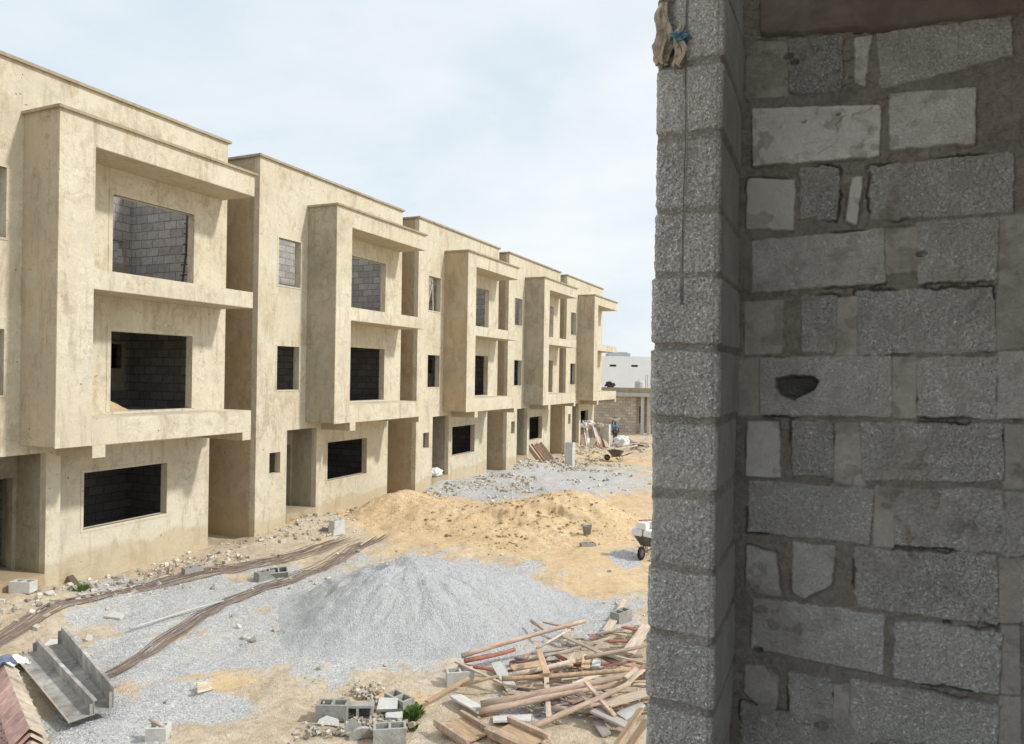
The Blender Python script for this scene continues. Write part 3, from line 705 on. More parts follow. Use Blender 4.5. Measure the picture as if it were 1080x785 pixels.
for u, v in rq:
    for k in range(26):
        q = G(u+rr.gauss(0, 8), v+rr.gauss(0, 4)); P.append((q.x, q.y, gz(q.x, q.y)+.03+rr.random()*.07))
P = np.array(P); V, Fa, A = chunks(P, RNG.uniform(.012, .05, len(P)), .7, 12)
tag(link('block_crumbs', fastmesh('block_crumbs', V, Fa, False, A*.75+.02), M['rubble']), kind='stuff', label='crushed block crumbs among the broken block group', cat='rubble')
# stick on the block
def stick(name, a, b, r, mat, label=None, cat=None, n=8, group=None, sag=0, parent=None):
    a, b = Vector(a), Vector(b); L = (b-a).length; k = max(2, int(L/.25)); pts = []
    bx = random.uniform(-.02, .02)*L; bz = random.uniform(-.012, .012)*L
    side = (b-a).cross(Vector((0, 0, 1))); side.normalize()
    for i in range(k+1):
        t = i/k; pts.append(Vector((0, 0, L*t))+Vector((bx*math.sin(t*3.14)+random.uniform(-.1, .1)*r, bz*math.sin(t*3.14)+random.uniform(-.1, .1)*r, 0)))
    mb = MB(); mb.tube(pts, r*1.08, n, r*.88, .06); me = mb.mesh(name, True)
    o = link(name, me, M[mat], parent); o.location = a; o.rotation_mode = 'QUATERNION'; o.rotation_quaternion = (b-a).to_track_quat('Z', 'Y')
    return tag(o, label, cat, group)
def plank(name, a, b, w, th, mat, label=None, cat=None, roll=0, group=None):
    a, b = Vector(a), Vector(b); L = (b-a).length
    mb = MB(); j = .006; n = 3
    vs = []
    for i in range(n+1):
        x = L*i/n; k = random.uniform(-.004, .004); e = random.uniform(-.02, .02) if i in (0, n) else 0
        vs.append([mb.bm.verts.new((x+e*s, y*(1+random.uniform(-.05, .05)), z+k)) for y, z, s in ((-w/2, 0, 1), (w/2, 0, -1), (w/2, th, -1), (-w/2, th, 1))])
    for p, q in zip(vs, vs[1:]):
        for i in range(4): mb.bm.faces.new([p[i], p[(i+1) % 4], q[(i+1) % 4], q[i]])
    mb.bm.faces.new(vs[0][::-1]); mb.bm.faces.new(vs[-1])
    o = link(name, mb.mesh(name), M[mat]); o.location = a; o.rotation_mode = 'QUATERNION'
    q = (b-a).to_track_quat('X', 'Z'); 
    from mathutils import Quaternion
    o.rotation_quaternion = q @ Quaternion((1, 0, 0), roll); return tag(o, label, cat, group)
stick('stick', G(158, 776)+Vector((0, 0, .22)), G(173, 781)+Vector((0, 0, .19)), .022, 'wood_pale', 'short tan stick lying across the pale block at the bottom left', 'stick')
# ------------------------------------------------------------------ timber heap
def H(u, v, h): 
    p = G(u, v, h); return p
T = [ # kind,u1,v1,h1,u2,v2,h2,size,mat,label
 ('p', 487, 692, .22, 617, 655, .55, .048, 'wood_pink', 'long pinkish pole at the far edge of the pole heap reaching up to the right'),
 ('p', 490, 697, .14, 543, 685, .16, .045, 'wood_red', 'reddish pole just under the farthest pink pole'),
 ('p', 484, 702, .08, 519, 706, .10, .04, 'wood_red', 'short rusty red stick behind the pale two core block'),
 ('b', 481, 699, .20, 529, 722, .08, .07, 'wood_pale', 'thin pale lath slanting past the two core block'),
 ('p', 529, 716, .22, 665, 706, .34, .045, 'wood_orange', 'long orange brown pole across the middle of the heap'),
 ('p', 507, 743, .14, 664, 712, .40, .058, 'wood_pink', 'thickest pale pink pole, upper of the pair at the front of the heap'),
 ('p', 503, 751, .06, 655, 721, .30, .055, 'wood_pink', 'pale pink pole just under the thickest one at the front of the heap'),
 ('p', 552, 771, .06, 664, 721, .46, .048, 'wood_pink', 'pole slanting up from the bottom across the paired poles'),
 ('p', 486, 723, .06, 526, 713, .28, .03, 'wood_orange', 'short brown stick at the left tip of the orange pole'),
 ('b', 450, 741, .03, 495, 716, .10, .07, 'wood_orange', 'loose brown board lying apart at the left end of the heap'),
 ('p', 617, 694, .38, 678, 682, .42, .04, 'wood_pink', 'short pinkish pole at the right behind the orange pole'),
 ('b', 592, 671, .34, 634, 690, .30, .10, 'wood_pale', 'broad pale plank slanting down to the right at the back of the heap'),
 ('b', 632, 689, .33, 682, 701, .30, .07, 'wood_pale', 'pale grey strip running to the block pier at the right'),
 ('p', 537, 712, .16, 606, 697, .26, .05, 'wood_pale', 'short yellowish pole above the orange brown one'),
 ('p', 566, 684, .30, 601, 664, .42, .025, 'wood_pale', 'thin stick crossing the farthest pole'),
 ('b', 568, 686, .38, 577, 712, .30, .10, 'wood_orange', 'yellow board lying across the poles in the centre'),
 ('b', 576, 712, .26, 579, 758, .04, .08, 'wood_pale', 'narrow pale board pointing to the viewer under the paired poles'),
 ('b', 639, 667, .04, 662, 633, .10, .16, 'wood_pale', 'wide pale plank lying apart behind the heap at the right'),
 ('b', 657, 662, .16, 680, 667, .16, .09, 'wood_red', 'dark red board near the pier behind the heap'),
 ('b', 642, 677, .10, 672, 677, .10, .09, 'wood_red', 'flat red brown board below the dark red one'),
 ('b', 617, 720, .46, 648, 756, .16, .08, 'wood_pink', 'board lying over the paired poles towards the lower right'),
 ('b', 612, 731, .30, 625, 745, .26, .08, 'wood_pink', 'short board beside the board over the paired poles'),
 ('b', 626, 750, .18, 664, 768, .10, .20, 'wood_grey', 'thin grey warped sheet at the lower right of the heap'),
 ('b', 630, 762, .04, 640, 776, .04, .14, 'wood_grey', 'small grey sheet under the warped one'),
 ('b', 638, 744, .22, 682, 731, .30, .30, 'wood_pale', 'square plywood panel leaning at the right of the heap'),
 ('b', 650, 787, .10, 677, 748, .50, .10, 'wood_orange', 'bright orange board rising to the pier at the bottom right'),
 ('b', 662, 790, .10, 683, 760, .45, .10, 'wood_orange', 'second orange board nearer the pier at the bottom right'),
 ('p', 574, 747, .06, 624, 750, .10, .05, 'wood_pale', 'half hidden pole below the paired poles'),
 ('p', 560, 655, .20, 577, 667, .16, .035, 'wood_pink', 'stub of a pole at the far left of the back pole'),
 ('b', 573, 657, .14, 606, 664, .20, .05, 'wood_orange', 'thin brown lath behind the raised end of the back pole'),
 ('b', 590, 672, .20, 598, 690, .20, .06, 'wood_pale', 'short pale board under the broad pale plank'),
 ('b', 560, 690, .16, 612, 684, .22, .05, 'wood_grey', 'thin grey lath behind the yellow board'),
 ('b', 590, 690, .30, 648, 672, .32, .05, 'wood_pale', 'slim pale lath crossing the broad plank'),
 ('b', 540, 706, .05, 572, 701, .12, .16, 'wood_orange', 'orange board end under the yellowish pole'),
 ('b', 545, 700, .10, 577, 694, .16, .08, 'wood_dark', 'dark wet board in the gap left of the yellow board'),
 ('b', 600, 703, .20, 606, 688, .22, .12, 'wood_pale', 'upright pale plywood scrap in the centre of the heap'),
 ('b', 617, 706, .20, 619, 692, .24, .14, 'wood_orange', 'small square board end right of the plywood scrap'),
 ('b', 628, 704, .18, 632, 692, .24, .14, 'white_bag', 'whitish painted board end in the middle right'),
 ('b', 632, 692, .26, 655, 702, .24, .10, 'wood_dark', 'dark brown board under the pale grey strip'),
 ('b', 640, 704, .24, 668, 698, .28, .06, 'wood_red', 'rusty red lath right of the dark board'),
 ('b', 575, 722, .20, 590, 716, .22, .16, 'wood_dark', 'dark purple brown scrap under the orange brown pole'),
 ('b', 660, 716, .46, 672, 706, .50, .07, 'wood_pale', 'short pale block of wood at the right ends of the paired poles'),
 ('b', 662, 722, .44, 678, 708, .48, .07, 'wood_pale', 'second short pale block of wood at the right pole ends'),
 ('b', 601, 742, .10, 622, 734, .14, .14, 'wood_pink', 'pinkish plywood scrap between the slanting pole and the pair'),
 ('b', 655, 757, .10, 676, 742, .20, .20, 'concrete_pale', 'pale grey panel scrap under the plywood at the right'),
 ('b', 662, 690, .20, 683, 660, .20, .22, 'wood_pale', 'tan panel near the pier behind the poles'),
 ('b', 480, 735, .02, 510, 752, .04, .22, 'concrete_pale', 'grey cement caked sheet on the ground left of the paired poles'),
 ('b', 520, 760, .02, 560, 758, .04, .30, 'concrete_pale', 'grey cement caked sheet on the ground under the front poles'),
 ('b', 523, 700, .02, 540, 728, .05, .18, 'concrete_pale', 'splash of hardened cement in the middle left of the heap'),
]
for k, (kd, u1, v1, h1, u2, v2, h2, s, mt, lab) in enumerate(T):
    # pixel rows were read where the piece appears, so each end goes to its own height
    a, b = G(u1, v1, h1), G(u2, v2, h2)
    if kd == 'p': stick('timber_pole', a, b, s*.86, mt, lab, 'pole', 10)
    else: plank('timber_board', a, b, s, .028, mt, lab, 'board', random.uniform(-.25, .25))
# two shallow shutter panels at the bottom of the heap
def panel(u, v, lx, ly, rz, label):
    p = G(u, v); r = empty('wooden_shutter', (p.x, p.y, gz(p.x, p.y)+.03), rz)
    mb = MB(); mb.box(-lx/2, lx/2, -ly/2, ly/2, .0, .022); mb.build('panel_face', M['wood_orange'], r)
    for y in (-ly/2+.03, ly/2-.03):
        mb = MB(); mb.box(-lx/2-.06, lx/2+.08, y-.028, y+.028, .024, .10, jit=.006); mb.build('batten', M['wood_pink'], r)
    tag(r, label, 'shutter'); return r
panel(489, 774, .62, .52, R_(-25), 'orange wooden shutter panel with battens at the bottom, left one of the two')
panel(545, 784, .62, .52, R_(-18), 'orange wooden shutter panel with battens at the bottom, right one of the two')
rr = random.Random(8); first = {}
for k in range(125):
    u = rr.uniform(520, 682); v = rr.uniform(660, 770) if u > 575 else rr.uniform(695, 750)
    if v > 765-(680-u)*.12: v -= 30
    p = G(u, v); p.z = gz(p.x, p.y)+rr.uniform(.02, .14); a = rr.gauss(.25, .6); L = rr.uniform(.15, .85)
    q = p+Vector((math.cos(a)*L, math.sin(a)*L, rr.uniform(-.03, .07)))
    mt = rr.choice(['wood_pink', 'wood_pale', 'wood_orange', 'wood_grey', 'wood_red', 'wood_dark', 'wood_pale'])
    nm = {'wood_pink': 'pinkish', 'wood_pale': 'pale', 'wood_orange': 'orange brown', 'wood_grey': 'grey', 'wood_red': 'reddish', 'wood_dark': 'dark'}[mt]
    plank('board_scrap', p, q, rr.uniform(.025, .085), .02, mt, 'short %s wood scrap lying loose under the long poles of the heap' % nm, 'wood scrap', rr.uniform(-.6, .6), nm+' scraps in the pole heap')
# ------------------------------------------------------------------ steel bars
def bundle(path, n, width, label):
    p0 = G(*path[0]); r = empty('rebar_bundle', (p0.x, p0.y, 0)); rr = random.Random(len(label))
    P = [G(*q) for q in path]
    cum = [0]
    for a, b in zip(P, P[1:]): cum.append(cum[-1]+(b-a).length)
    def at(s):
        s = min(max(s, 0), cum[-1]-1e-4)
        for i in range(len(P)-1):
            if s <= cum[i+1]:
                t = (s-cum[i])/(cum[i+1]-cum[i]); 
                p_1 = P[max(i-1, 0)]; p2 = P[i]; p3 = P[i+1]; p4 = P[min(i+2, len(P)-1)]
                return .5*((2*p2)+(p3-p_1)*t+(2*p_1-5*p2+4*p3-p4)*t*t+(3*p2-p_1-3*p3+p4)*t**3)
    for k in range(n):
        o = rr.uniform(-width, width)*.95; o2 = o+rr.gauss(0, width*.45); zz = rr.uniform(0, 1)*.035*math.exp(-(o/width)**2)
        s0 = rr.uniform(0, .9)*(k % 3 > 0); s1 = cum[-1]-rr.uniform(0, 1.6); pts = []
        m = int((s1-s0)/.35)
        for i in range(m+1):
            s = s0+(s1-s0)*i/m; p = at(s); d = at(s+.05)-at(s-.05); d.z = 0; d.normalize(); sd = Vector((-d.y, d.x, 0))
            pinch = 1-.12*math.sin(s*.5+1)
            oo = (o+(o2-o)*i/m)*pinch+.025*math.sin(s*.3+k)
            q = p+sd*oo; q.z = gz(q.x, q.y)+.02+zz+.008*math.sin(s*1.2+k*1.7); pts.append(q-Vector((p0.x, p0.y, 0)))
        mb = MB(); mb.tube(pts, .0075 if k % 4 else .0095, 5); mb.build('steel_bar', M['rust'], r, True)
    return tag(r, label, 'rebar bundle')
bundle([(-60, 703), (0, 676), (100, 638), (180, 614), (250, 600), (300, 589), (340, 576), (372, 566)], 20, .22, 'long bent bundle of rusty steel bars nearer the house walls')
bundle([(100, 718), (140, 697), (195, 660), (245, 633), (300, 612), (340, 595), (372, 578), (405, 563)], 20, .18, 'long rusty steel bar bundle running past the steel forms beside the grey stone heap')
stick('plastic_pipe', G(137, 666)+Vector((0, 0, .05)), G(236, 636)+Vector((0, 0, .05)), .022, 'concrete_pale', 'long thin pale pipe on the stone between the two bar bundles', 'pipe')
stick('stick', G(400, 566)+Vector((0, 0, .12)), G(380, 577)+Vector((0, 0, .05)), .02, 'wood_pale', 'pale stick at the far end of the bar bundle by the orange sand', 'stick')
plank('timber_board', G(71, 616)+Vector((0, 0, .25)), G(93, 636)+Vector((0, 0, .02)), .14, .03, 'wood_dark', 'dark board leaning at the foot of the nearest house corner', 'board')
for i, (u, v, h) in enumerate(((153, 612, .30), (167, 608, .28), (176, 606, .3), (182, 606, .34), (137, 622, .16))):
    plank('timber_board', G(u, v+4), G(u+2, v+4)+Vector((.05, -.05, h)), .05, .03, 'wood_pale', 'short pale lath stuck upright in the rubble at the foot of the nearest house', 'board', 0, 'laths stuck in the rubble')
# ------------------------------------------------------------------ steel forms
def form(pa, pb, wd, ht, label, flip=1):
    """L shaped steel trough from pa (near) to pb (far)"""
    a, b = Vector(pa), Vector(pb); L = (b-a).length; r = empty('steel_form', a, math.atan2(b.y-a.y, b.x-a.x))
    mb = MB(); mb.box(0, L, 0, wd, 0, .012); mb.build('base_plate', M['steel'], r)
    mb = MB(); mb.box(0, L, -.012, -.0005, -.002, ht); mb.box(0, L, -.05, -.0125, ht-.012, ht); mb.build('side_plate', M['steel'], r)
    for x in (.01, L-.02): mb = MB(); mb.box(x, x+.01, .0005, .05, .0125, ht*.8); mb.build('rib', M['steel'], r)
    for x in np.arange(.15, L-.1, .22): mb = MB(); mb.box(x, x+.008, -.04, -.0125, .0, ht-.015); mb.build('rib', M['steel'], r)
    mb = MB(); mb.box(0, L, wd+.0005, wd+.02, 0, .022); mb.build('edge_lip', M['creamsteel'], r)
    tag(r, label, 'steel form'); return r
na, fa = G(99, 763), G(38, 694); na.z = fa.z = .12
r1 = form(na, fa, .30, .20, 'left and nearer of the two cement caked steel formwork troughs at the bottom left'); r1.rotation_euler.x = -.05
nb, fb = G(119, 756), G(64, 686); nb.z = fb.z = .12
r2 = form(nb, fb, .21, .30, 'right and farther of the two cement caked steel formwork troughs at the bottom left')
# stack of angle shaped forms with faded red paint
pn, pf = G(31, 772, .45), G(2, 700, .45)
for k in range(5):
    d = (pf-pn).normalized(); L = (pf-pn).length; a = pn-d*(.05*k)
    r = empty('angle_form', (a.x, a.y, .50-.075*k), math.atan2(d.y, d.x))
    for s, nm in ((1, 'left_wing'), (-1, 'right_wing')):
        mb = MB(); A = math.radians(42)
        Mx = Matrix.Rotation(-s*A, 4, 'X'); mb.box(0, L, *( (0.0, .27) if s > 0 else (-.27, 0.0)), -.008, 0, M=Mx)
        mb.build('wing', M['primer' if s > 0 else 'creamsteel'], r)
        for x in np.arange(.02, L, .32):
            mb = MB(); mb.box(x, x+.012, *((.003, .268) if s > 0 else (-.268, -.003)), .0005, .022, M=Mx)
            mb.build('rib', M['primer' if s > 0 else 'creamsteel'], r)
    tag(r, ['topmost', 'second from the top', 'middle', 'fourth from the top', 'lowest'][k]+' ridge shaped steel form of the stack at the bottom left corner', 'angle form', 'stacked angle forms')
# cloth on it
def cloth(name, c, sx, sy, hh, mat, label, cat, seed=1, rz=0):
    g = np.linspace(-1, 1, 40); X, Y = np.meshgrid(g, g, indexing='ij')
    ed = 1+.25*(fbm(np.arctan2(Y, X)*2+9, 0*X, 3, seed)-.5)*2
    Z = hh*(fbm(X*1.7+seed, Y*1.7, 4, seed)-.2)+.6*hh*np.abs(np.sin(X*5+3*fbm(X*2, Y*2, 2, seed)))*.5-.25*hh*(X*X+Y*Y)
    me = fastmesh(name, np.stack([(X*ed*sx).ravel(), (Y*ed*sy).ravel(), Z.ravel()], 1), gridfaces(40, 40))
    o = link(name, me, mat); o.location = c; o.rotation_euler = (0, 0, rz)
    sm = o.modifiers.new('thick', 'SOLIDIFY'); sm.thickness = .008
    return tag(o, label, cat)
q = G(-4, 702, .5); cloth('cloth', q, .16, .22, .2, M['blue_cloth'], 'crumpled dark blue cloth thrown over the ridge shaped forms', 'cloth', 5)
q = G(14, 700, .35); cloth('cloth', q, .16, .20, .16, M['white_bag'], 'crumpled whitish cloth beside the dark blue one', 'cloth', 8)
# weeds
for i, (u, v, R, Hh, n, lab) in enumerate(((84, 634, .28, .16, 110, 'small green weed at the foot of the nearest house corner'), (29, 698, .5, .12, 160, 'patch of green weeds behind the steel forms'),
     (430, 752, .30, .16, 260, 'green weed beside the block at the right of the broken block group'), (436, 765, .10, .08, 30, 'tiny weed seedling in front of the green weed'), (421, 757, .16, .08, 60, 'low weed between the broken blocks'), (438, 742, .10, .07, 26, 'tiny weed seedling behind the green weed'))):
    p = G(u, v); p.z = gz(p.x, p.y); tuft('weed', p, R, Hh, n, lab, 'weed', wid=.018)
# ------------------------------------------------------------------ bucket, wheelbarrows
p = G(619, 568); z = gz(p.x, p.y)+float(sand_h(np.array([p.x]), np.array([p.y]))[0])+.02
b = empty('bucket', (p.x, p.y, z-.02))
mb = MB(); mb.lathe([(.11, 0), (.15, .26), (.155, .265), (.138, .262), (.1, .03)], 20); mb.build('pail', M['grey_bucket'], b, True)
mb = MB(); mb.tube([(.15*math.cos(t), 0, .25+.10*math.sin(t)) for t in np.linspace(0, math.pi, 9)], .005, 5); mb.build('handle', M['darkmetal'], b)
tag(b, 'small grey bucket standing on the orange sand', 'bucket')
def wheelbarrow(loc, rz, label, load=None):
    r = empty('wheelbarrow', loc, rz)
    mb = MB(); bm = mb.bm
    top = [(-.42, -.30, .62), (.42, -.33, .66), (.42, .33, .66), (-.42, .30, .62)]; bot = [(-.25, -.19, .34), (.16, -.19, .30), (.16, .19, .30), (-.25, .19, .34)]
    vt = [bm.verts.new(q) for q in top]; vb = [bm.verts.new(q) for q in bot]
    bm.faces.new(vb[::-1])
    for i in range(4): bm.faces.new([vb[i], vb[(i+1) % 4], vt[(i+1) % 4], vt[i]])
    o = mb.build('tray', M['darkmetal'], r); s = o.modifiers.new('t', 'SOLIDIFY'); s.thickness = .012
    for sg in (-1, 1):
        mb = MB(); mb.tube([(-1.0, sg*.27, .58), (-.5, sg*.24, .36), (.1, sg*.13, .26), (.52, sg*.05, .20)], .018, 8); mb.build('handle', M['wood_dark'], r, True)
        mb = MB(); mb.tube([(-.32, sg*.22, .34), (-.38, sg*.22, 0), (-.30, sg*.22, 0), (-.12, sg*.18, .30)], .014, 6); mb.build('leg', M['darkmetal'], r)
    w = MB(); Mx = Matrix.Translation((.55, 0, .19)) @ Matrix.Rotation(math.pi/2, 4, 'X')
    w.lathe([(.12, -.03), (.17, -.045), (.19, 0), (.17, .045), (.12, .03)], 22, Mx); wo = w.build('wheel', M['rubber'], r, True)
    w = MB(); w.lathe([(.03, -.05), (.115, -.028), (.115, .028), (.03, .05)], 14, Mx); w.build('hub', M['darkmetal'], wo)
    return tag(r, label, 'wheelbarrow')
p = G(676, 590); z = gz(p.x, p.y)
wr = wheelbarrow((p.x+.10, p.y+.55, z), R_(-100), 'dark wheelbarrow loaded with white packs half hidden by the block pier')
base = Vector((p.x+.10, p.y+.55, z)); Mr = Matrix.Rotation(R_(-100), 4, 'Z')
for i, (x_, y_, z_) in enumerate(((.28, -.20, .62), (.28, .14, .62), (-.08, -.16, .60), (-.08, .16, .60), (.22, -.10, .80), (-.12, .05, .78))):
    q = base+Mr @ Vector((x_, y_, z_)); mb = MB(); mb.box(-.16, .16, -.15, .15, 0, .175, jit=.012)
    o = mb.build('block_pack', M['white_bag'], bevel=.02); o.location = q; o.rotation_euler = (0, 0, R_(-100)+(i % 3-1)*.08)
    tag(o, 'white pack on the wheelbarrow half hidden by the block pier', 'pack', 'white packs on the wheelbarrow')
q = base+Mr @ Vector((.1, -.05, .99)); o = plank('shovel_handle', q+Vector((-.22, -.05, 0)), q+Vector((.45, .1, .05)), .05, .03, 'wood_red', 'short reddish stick lying over the white packs', 'stick')
p = G(637, 485); wheelbarrow((p.x+.7, p.y+.1, gz(p.x, p.y)), R_(175), 'small dark empty wheelbarrow far up the street before the person')
# ------------------------------------------------------------------ bags, block stacks, shutters, logs far up the street
blob('sack', (-15.75, 27.15, .60), (.34, .42, .20), M['white_bag'], 'white sack lying in the entrance of the third townhouse', 'sack', 3, .25)
p = G(655, 471); blob('sack', (p.x, p.y, gz(p.x, p.y)), (.62, .5, .48), M['white_bag'], 'big white sack at the feet of the person up the street', 'sack', 6, .3)
p = G(683, 456); blob('sack', (p.x, p.y, gz(p.x, p.y)), (.5, .4, .25), M['white_bag'], 'white sack by the porch of the block house', 'sack', 9, .3)
def bstack(u, v, nx, nz, rz, label):
    """a squared stack of blocks, each block a thing"""
    p = G(u, v); z = gz(p.x, p.y); Mr = Matrix.Rotation(rz, 4, 'Z')
    for k in range(nz):
        for i in range(nx):
            q = Vector((p.x, p.y, z+k*.228))+Mr @ Vector(((i-(nx-1)/2)*.23, random.uniform(-.01, .01), 0))
            o = link('concrete_block', STK, None); o.location = q; o.rotation_euler = (0, 0, rz+math.pi/2+random.uniform(-.03, .03))
            tag(o, label, 'concrete block', label)
STK = block_mesh(); STK.materials.append(M['concrete_pale'])
bstack(601, 490, 2, 6, R_(0), 'concrete block in the stack before the fourth townhouse')
bstack(638, 471, 3, 7, R_(0), 'concrete block in the taller stack left of the person')
for i, (u1, v1, h1, u2, v2, h2, w, mt, lab) in enumerate([
  (562, 481, 0, 559, 474, 1.0, .22, 'wood_pink', 'leftmost plank leaning under the ground floor window of the fourth townhouse'),
  (566, 482, 0, 562, 474, 1.05, .10, 'wood_red', 'dark red plank leaning under the ground floor window of the fourth townhouse'),
  (569, 481, 0, 565, 474, 1.0, .26, 'wood_pink', 'wide plank in the middle leaning under the fourth townhouse window'),
  (574, 481, 0, 571, 474, 1.0, .28, 'wood_pale', 'rightmost plank leaning under the fourth townhouse window')]):
    a = Vector((-15.15, 38.1+i*.62, .0)); b = Vector((-15.93, 37.9+i*.62, h2)); plank('timber_board', a, b, w, .04, mt, lab, 'board', math.pi/2)
LT = [(611, 471, 606, 1.7, 'wood_red'), (613, 473, 612, 1.8, 'wood_pale'), (617, 474, 611, 1.9, 'wood_pink'), (621, 474, 613, 1.9, 'white_bag'), (626, 474, 616, 1.6, 'wood_pink'), (629, 473, 619, 1.7, 'wood_dark'),
      (630, 472, 622, 1.6, 'white_bag'), (632, 472, 627, 1.5, 'wood_pink'), (634, 472, 626, 1.3, 'wood_red'), (640, 472, 631, 1.2, 'wood_pale'), (620, 475, 625, .7, 'wood_pale'), (616, 472, 616, 2.1, 'wood_pale')]
ll = ['dark red', 'pale', 'pink', 'whitish', 'pinkish wide', 'dark brown', 'white painted', 'faded pink', 'brownish red', 'low pale', 'short crosswise', 'tallest pale']
for (u1, v1, u2, h2, mt), w in zip(LT, ll):
    a = G(u1, v1); b = G(u2, v1-1)+Vector((0, .5, h2)); plank('shutter_board', a, b, random.uniform(.22, .5), .05, mt, w+' shutter board leaning in the pile before the last townhouse', 'board', random.uniform(-.3, .3))
for i, (u, v, w) in enumerate(((613, 449, 'left'), (619, 447, 'upper'), (629, 450, 'right'))):
    p = G(u, 474); blob('sack', (p.x, p.y+.5, 1.45+(.15 if i == 1 else 0)), (.36, .3, .2), M['white_bag' if i < 2 else 'tan_bag'], w+' whitish sack on top of the board pile before the last townhouse', 'sack', 20+i, .3)
LG = [(659, 468, 684, 472), (662, 464, 683, 476), (655, 473, 680, 470), (668, 474, 684, 463), (648, 476, 672, 474), (666, 471, 684, 475)]
lw = ['long back', 'slanting', 'long middle', 'short crossing', 'front', 'low dark']
for (a, b, c_, d), w in zip(LG, lw):
    stick('timber_log', G(a, b)+Vector((0, 0, .12)), G(c_, d)+Vector((0, 0, .25)), .07, 'wood_pale' if w != 'low dark' else 'wood_dark', w+' log lying at the right beyond the sand before the block house', 'log')
# ------------------------------------------------------------------ person carrying a load on the head
def person(loc, rz, label):
    K = {'pel': (0, 0, .94), 'chest': (0, .02, 1.22), 'neck': (0, .01, 1.47), 'head': (0, -.01, 1.60), 'crown': (0, 0, 1.71),
         'shl': (-.18, .01, 1.40), 'ell': (-.27, -.02, 1.62), 'hal': (-.14, -.03, 1.80), 'shr': (.18, .01, 1.40), 'elr': (.29, .0, 1.14), 'har': (.30, -.08, .90),
         'hpl': (-.09, 0, .90), 'knl': (-.11, -.06, .50), 'anl': (-.12, .05, .09), 'tol': (-.13, -.12, .03), 'hpr': (.09, 0, .90), 'knr': (.12, .03, .49), 'anr': (.13, .16, .09), 'tor': (.14, .0, .03)}
    Rr = {'pel': .145, 'chest': .165, 'neck': .055, 'head': .085, 'crown': .07, 'shl': .075, 'ell': .05, 'hal': .032, 'shr': .075, 'elr': .05, 'har': .032,
          'hpl': .09, 'knl': .062, 'anl': .042, 'tol': .032, 'hpr': .09, 'knr': .062, 'anr': .042, 'tor': .032}
    E = [('pel', 'chest'), ('chest', 'neck'), ('neck', 'head'), ('head', 'crown'), ('chest', 'shl'), ('shl', 'ell'), ('ell', 'hal'), ('chest', 'shr'), ('shr', 'elr'), ('elr', 'har'),
         ('pel', 'hpl'), ('hpl', 'knl'), ('knl', 'anl'), ('anl', 'tol'), ('pel', 'hpr'), ('hpr', 'knr'), ('knr', 'anr'), ('anr', 'tor')]
    def skin(keys, edges, mul, nm, mat, par):
        ks = list(keys); me = bpy.data.meshes.new(nm); me.from_pydata([K[k] for k in ks], [(ks.index(a), ks.index(b)) for a, b in edges], [])
        o = link(nm, me, None, par); o.data.materials.append(mat)
        md = o.modifiers.new('skin', 'SKIN'); sv = me.skin_vertices[0].data
        for i, k in enumerate(ks): sv[i].radius = (Rr[k]*mul, Rr[k]*mul)
        sv[0].use_root = True; s = o.modifiers.new('sub', 'SUBSURF'); s.levels = s.render_levels = 1; md.use_smooth_shade = True
        return o
    r = empty('person', loc, rz)
    skin(K.keys(), E, 1, 'body', M['skin'], r)
    skin(['pel', 'chest', 'shl', 'shr', 'ell', 'elr'], [('pel', 'chest'), ('chest', 'shl'), ('chest', 'shr'), ('shl', 'ell'), ('shr', 'elr')], 1.14, 'shirt', M['blue'], r)
    skin(['pel', 'hpl', 'knl', 'anl', 'hpr', 'knr', 'anr'], [('pel', 'hpl'), ('hpl', 'knl'), ('knl', 'anl'), ('pel', 'hpr'), ('hpr', 'knr'), ('knr', 'anr')], 1.14, 'trousers', M['trousers'], r)
    tag(r, label, 'person'); return r
p = G(648.5, 469); z = gz(p.x, p.y); person((p.x, p.y, z), AL+R_(20), 'person in a blue shirt and dark trousers carrying a load on the head')
mb = MB(); mb.lathe([(.10, 0), (.24, .05), (.36, .17), (.365, .18), (.22, .075), (.1, .04)], 20); o = mb.build('head_pan', M['white_bag'], smooth=True); o.location = (p.x, p.y, z+1.76); tag(o, 'pale pan carried on the head of the person', 'head pan')
blob('pan_load', (p.x, p.y, z+1.82), (.24, .24, .12), M['darkmetal'], 'dark load heaped in the pan on the head of the person', 'load', 31, .2)
# ------------------------------------------------------------------ the viewer's own unfinished building
B = empty('unfinished_building', (-.4, 2.6, 0)); OFF = Vector((.4, -2.6, 0))
tag(B, 'bare grey block walls of the unfinished building filling the right side', 'unfinished building')
def addB(o):
    o.parent = B; o.location = o.location+OFF; return o
YW = 2.87
def poly(px):  # photo corners -> points on the wall plane (x, z)
    return [(onY(u, v, YW).x, onY(u, v, YW).z) for u, v in px]
def q4(*a): return poly(list(zip(a[0::2], a[1::2])))
